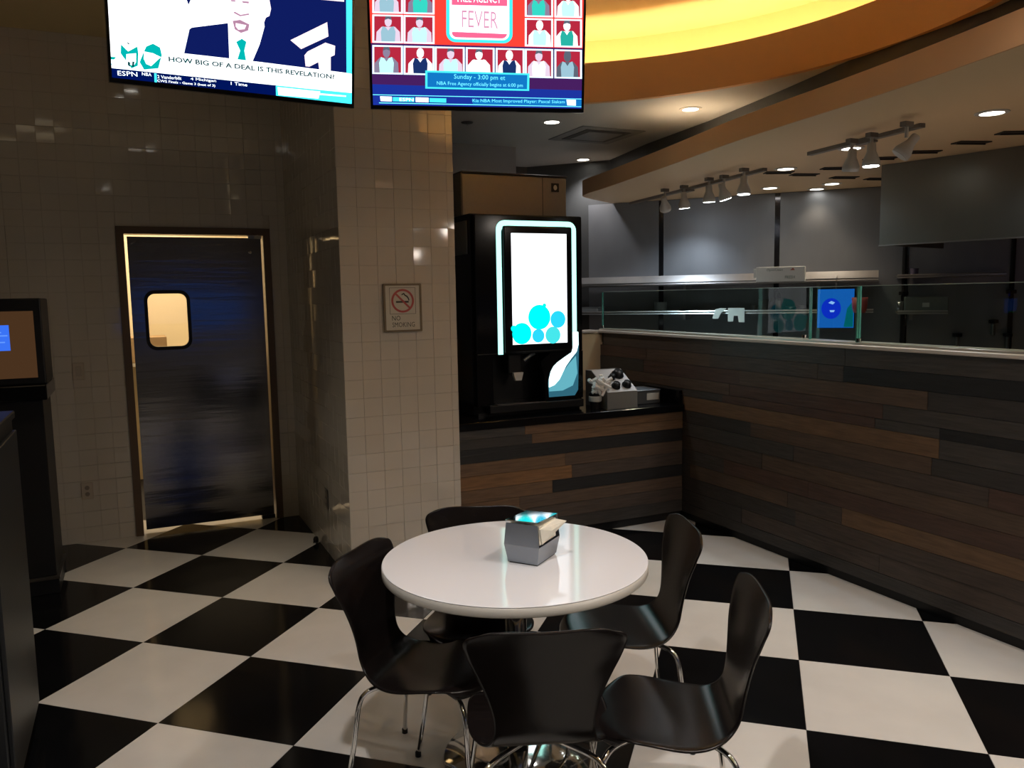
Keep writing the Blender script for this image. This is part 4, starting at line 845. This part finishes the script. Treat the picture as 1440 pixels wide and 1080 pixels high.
t, w_, h, dd = onshelf('steel_cup', 'small steel cup left of the steel box', 'cup', 1262, 1271, 424, zl2, None, .2, .3); link('cup', lathe_bm([(w_ * .4, 0), (w_ * .5, h), (w_ * .45, h), (w_ * .36, .005), (0, .005)], (0, 0, 0), 16), STEEL, t, True); link('rim', lathe_bm([(w_ * .5, h - .003), (w_ * .54, h), (w_ * .48, h + .002)], (0, 0, 0), 16, ring=True), STEEL, t)
t, w_, h, dd = onshelf('violet_tub', 'faint violet tub on the dark shelf under the hood', 'container', 1280, 1293, 379, zu2, None, .12, .28); link('tub', lathe_bm([(w_ * .42, 0), (w_ * .5, h), (w_ * .46, h), (w_ * .4, .006), (0, .006)], (0, 0, 0), 18), mat('violet', (.12, .10, .16), .4), t); link('lid', lathe_bm([(w_ * .52, h), (w_ * .52, h + .012), (0, h + .012)], (0, 0, 0), 18), MATS['violet'], t)
# hood
h0, h1 = at(2, HS, 1240, 232), at(2, HS, 1440, 204); hdv = (h1 - h0).normalized(); hn = V((-hdv.y, hdv.x, 0)); hn = hn if hn.x > 0 else -hn; zb = 1.954
hood = thing('extractor_hood', 'large brushed steel extractor hood over the cooking line', 'extractor hood', h0); inv = V(hood.location)
def hp(u, d, z): p = h0 + hdv * u + hn * d; return V((p.x, p.y, z)) - V((inv.x, inv.y, inv.z))
link('canopy', prism_bm([hp(0, 0, zb), hp(2.9, 0, zb), hp(2.9, .02, zb), hp(.02, .02, zb), hp(.02, .95, zb), hp(0, .95, zb)], (0, 0, HS - zb - .002)), mat('hood_steel', (.22, .22, .205), .33, .9, noise=.1, nscale=4, stretch=(1, 1, .2)), hood)
link('filter_panel', prism_bm([hp(.02, .02, zb + .06), hp(2.9, .02, zb + .06), hp(2.9, .95, zb + .2), hp(.02, .95, zb + .2)], (0, 0, .02)), BLACKM, hood); link('drip_edge', prism_bm([hp(-.004, -.006, zb - .006), hp(2.9, -.006, zb - .006), hp(2.9, .03, zb - .006), hp(-.004, .03, zb - .006)], (0, 0, .008)), STEEL, hood)
# work counter and cooking equipment behind the glass
wk = thing('work_counter', 'dark steel work counter under the wall shelves', 'counter', (0, 0, 0))
link('top', kbox_bm(.55, 3.2, .01, .7, .88, .92), STEEL, wk); link('body', kbox_bm(.57, 3.18, .03, .66, .1, .88), mat('dark_steel', (.08, .08, .08), .4, .8), wk)
link('leg', kbox_bm(.6, .66, .55, .62, 0, .1), STEEL, wk); link('leg', kbox_bm(3.1, 3.16, .55, .62, 0, .1), STEEL, wk)
for i, (px_, lab) in enumerate((((1271, 370), 'dark conduit on the steel wall left of the hood opening'), ((1423, 370), 'dark conduit on the steel wall at the right of the hood'))):
    s, _ = atk(px_[0], 400, .02); t = thing('wall_conduit', lab, 'pipe', kb(s, .016, 1.0)); link('pipe', tube_bm([(0, 0, 0), (0, 0, 1.3)], .018, 10), BLACKM, t); link('strap', box_bm(-.035, .035, -.02, .02, .6, .63, .002), BLACKM, t)
for i, (x, y, lab) in enumerate(((1346, 474, 'small dark tap valve on the steel wall, left of the other valves'), (1397, 455, 'black valve knob high on the wall at the right'), (1417, 474, 'black valve with a steel body low at the right edge'))):
    s, z = atk(x, y, .03); t = thing('wall_valve', lab, 'valve', kb(s, .03, z), math.radians(-48.12)); link('knob', lathe_bm([(0, 0), (.035, .004), (.035, .03), (0, .034)], (0, 0, 0), 14), BLACKM, t); link('pipe_stub', tube_bm([(0, 0, 0), (0, 0, -.09)], .014, 8), STEEL, t)

# unseen screen added on the rear wall to give the steel door its blue reflection
ms = thing('added_blue_screen', 'blue screen added on the rear wall behind the camera, mirrored in the steel door', 'screen', (1.5, -9.04, 1.5))
link('housing', box_bm(-1.05, 1.05, -.015, .05, -.30, .30, .01), BLACKM, ms); link('display', box_bm(-1.0, 1.0, .05, .053, -.26, .26), glow('menu_blue', (.03, .16, .75), .6), ms)

# unseen lit panels added to the ceiling so the glazed tiles mirror warm patches
for x, y, a, c, lab in ((1.9, -6.0, .85, .75, 'large added warm light panel in the ceiling behind the camera'), (3.5, -5.3, .7, .25, 'long added warm light panel in the ceiling right behind the camera'), (-.3, -1.9, .28, .16, 'small added warm light panel in the ceiling near the television')):
    t = thing('added_light_panel', lab, 'ceiling light', (x, y, HU)); link('frame', box_bm(-a - .03, a + .03, -c - .03, c + .03, -.02, 0, .003), MATS['white_trim'], t); link('diffuser', box_bm(-a, a, -c, c, -.024, -.0205), glow('panel_warm', (1, .78, .48), 1.0), t)

q = at(2, 0, 437, 766); t = thing('door_stop', 'small dark door stop on the floor at the foot of the side wall', 'door stop', (1.540, q.y + .02, 0))
link('stop', lathe_bm([(.018, 0), (.018, .03), (.012, .045), (0, .047)], (0, 0, 0), 14), BLACKM, t); link('base_ring', lathe_bm([(.022, 0), (.022, .006), (.018, .008)], (0, 0, 0), 14), CHROME, t)
# blue, red and white reflections in the glass, built as solid objects
def kpos(x, y, d): s, z = atk(x, y, d); return kb(s, d, z)
a, c = kpos(1148, 462, .45), kpos(1203, 405, .45); w_ = math.hypot(c.x - a.x, c.y - a.y); h = c.z - a.z
t = thing('order_screen', 'bright blue screen seen through the narrow glass pane', 'screen', (a + c) / 2, math.radians(-48.12))  # a reflection in the pane, modelled as a glowing panel behind it
link('housing', box_bm(-w_ / 2, w_ / 2, 0, .03, -h / 2, h / 2, .004), BLACKM, t); ds2 = link('display', box_bm(-w_ / 2 + .006, w_ / 2 - .006, -.002, 0, -h / 2 + .006, h / 2 - .006), glow('reflection_blue', (.01, .13, .55), .8), t)
def dd2(nm, pts, m, l): link(nm, prism_bm([(x * w_, -.0025 - l * .0004, z * h) for x, z in pts], (0, .0003, 0)), m, ds2)
dd2('circle', [(-.12 + .26 * math.cos(k * math.pi / 10), .0 + .26 * math.sin(k * math.pi / 10)) for k in range(20)], glow('reflection_deep_blue', (.005, .03, .62), .9), 1)
dd2('teal_field', [(.22, -.46), (.46, -.46), (.46, .2), (.30, .0)], glow('reflection_teal', (.0, .13, .16), .8), 1)
dd2('bright_mark', [(-.2, .14), (-.12, .19), (-.02, .15), (-.08, .10)], glow('reflection_pale', (.3, .5, 1), 1), 2); dd2('bright_mark', [(-.16, -.04), (-.02, -.04), (-.05, -.09), (-.14, -.09)], MATS['reflection_pale'], 2)
link('hanger', tube_bm([(0, .02, h / 2), (0, .02, h / 2 + .08), (0, .25, h / 2 + .12)], .008, 6), STEEL, t)
a, c = kpos(1197, 440, .56), kpos(1221, 418, .56); w_ = math.hypot(c.x - a.x, c.y - a.y); h = c.z - a.z
t = thing('red_reflection', 'red tub hanging to the right of the blue screen', 'tub', ((a.x + c.x) / 2, (a.y + c.y) / 2, a.z))  # red reflection in the glass, given the shape of a tub
link('tub', lathe_bm([(w_ * .36, 0), (w_ * .46, h * .3), (w_ * .5, h), (w_ * .46, h), (w_ * .42, h * .3), (0, .006)], (0, 0, 0), 18), mat('reflection_red', (.42, .09, .09), .4), t, True); link('bracket', tube_bm([(0, 0, .01), (.0, 0, -.16), (-.05, -.03, -.24)], .012, 8), GLASSEDGE, t)
WC = mat('white_reflection', (.85, .88, .88), .7)
def reflection(name, pts, label):
    P = [kpos(x, y, D + .01) for x, y in pts]; c0 = P[0]; t = link(name, prism_bm([p - c0 for p in P], bn * .012), WC); t.location = c0; tag(t, label, 'reflection', 'white reflections in the glass')  # white gleams in the glass, modelled as thin solid shapes
reflection('white_reflection', [(1002, 448), (1006, 435), (1014, 433), (1022, 434), (1014, 440), (1010, 448)], 'slanted white cloth in the glass, built as a solid, the left one')
reflection('white_reflection', [(1024, 433), (1047, 433), (1047, 453), (1039, 453), (1038, 444), (1032, 444), (1031, 452), (1024, 452)], 'white cloth with two ends in the glass, built as a solid')
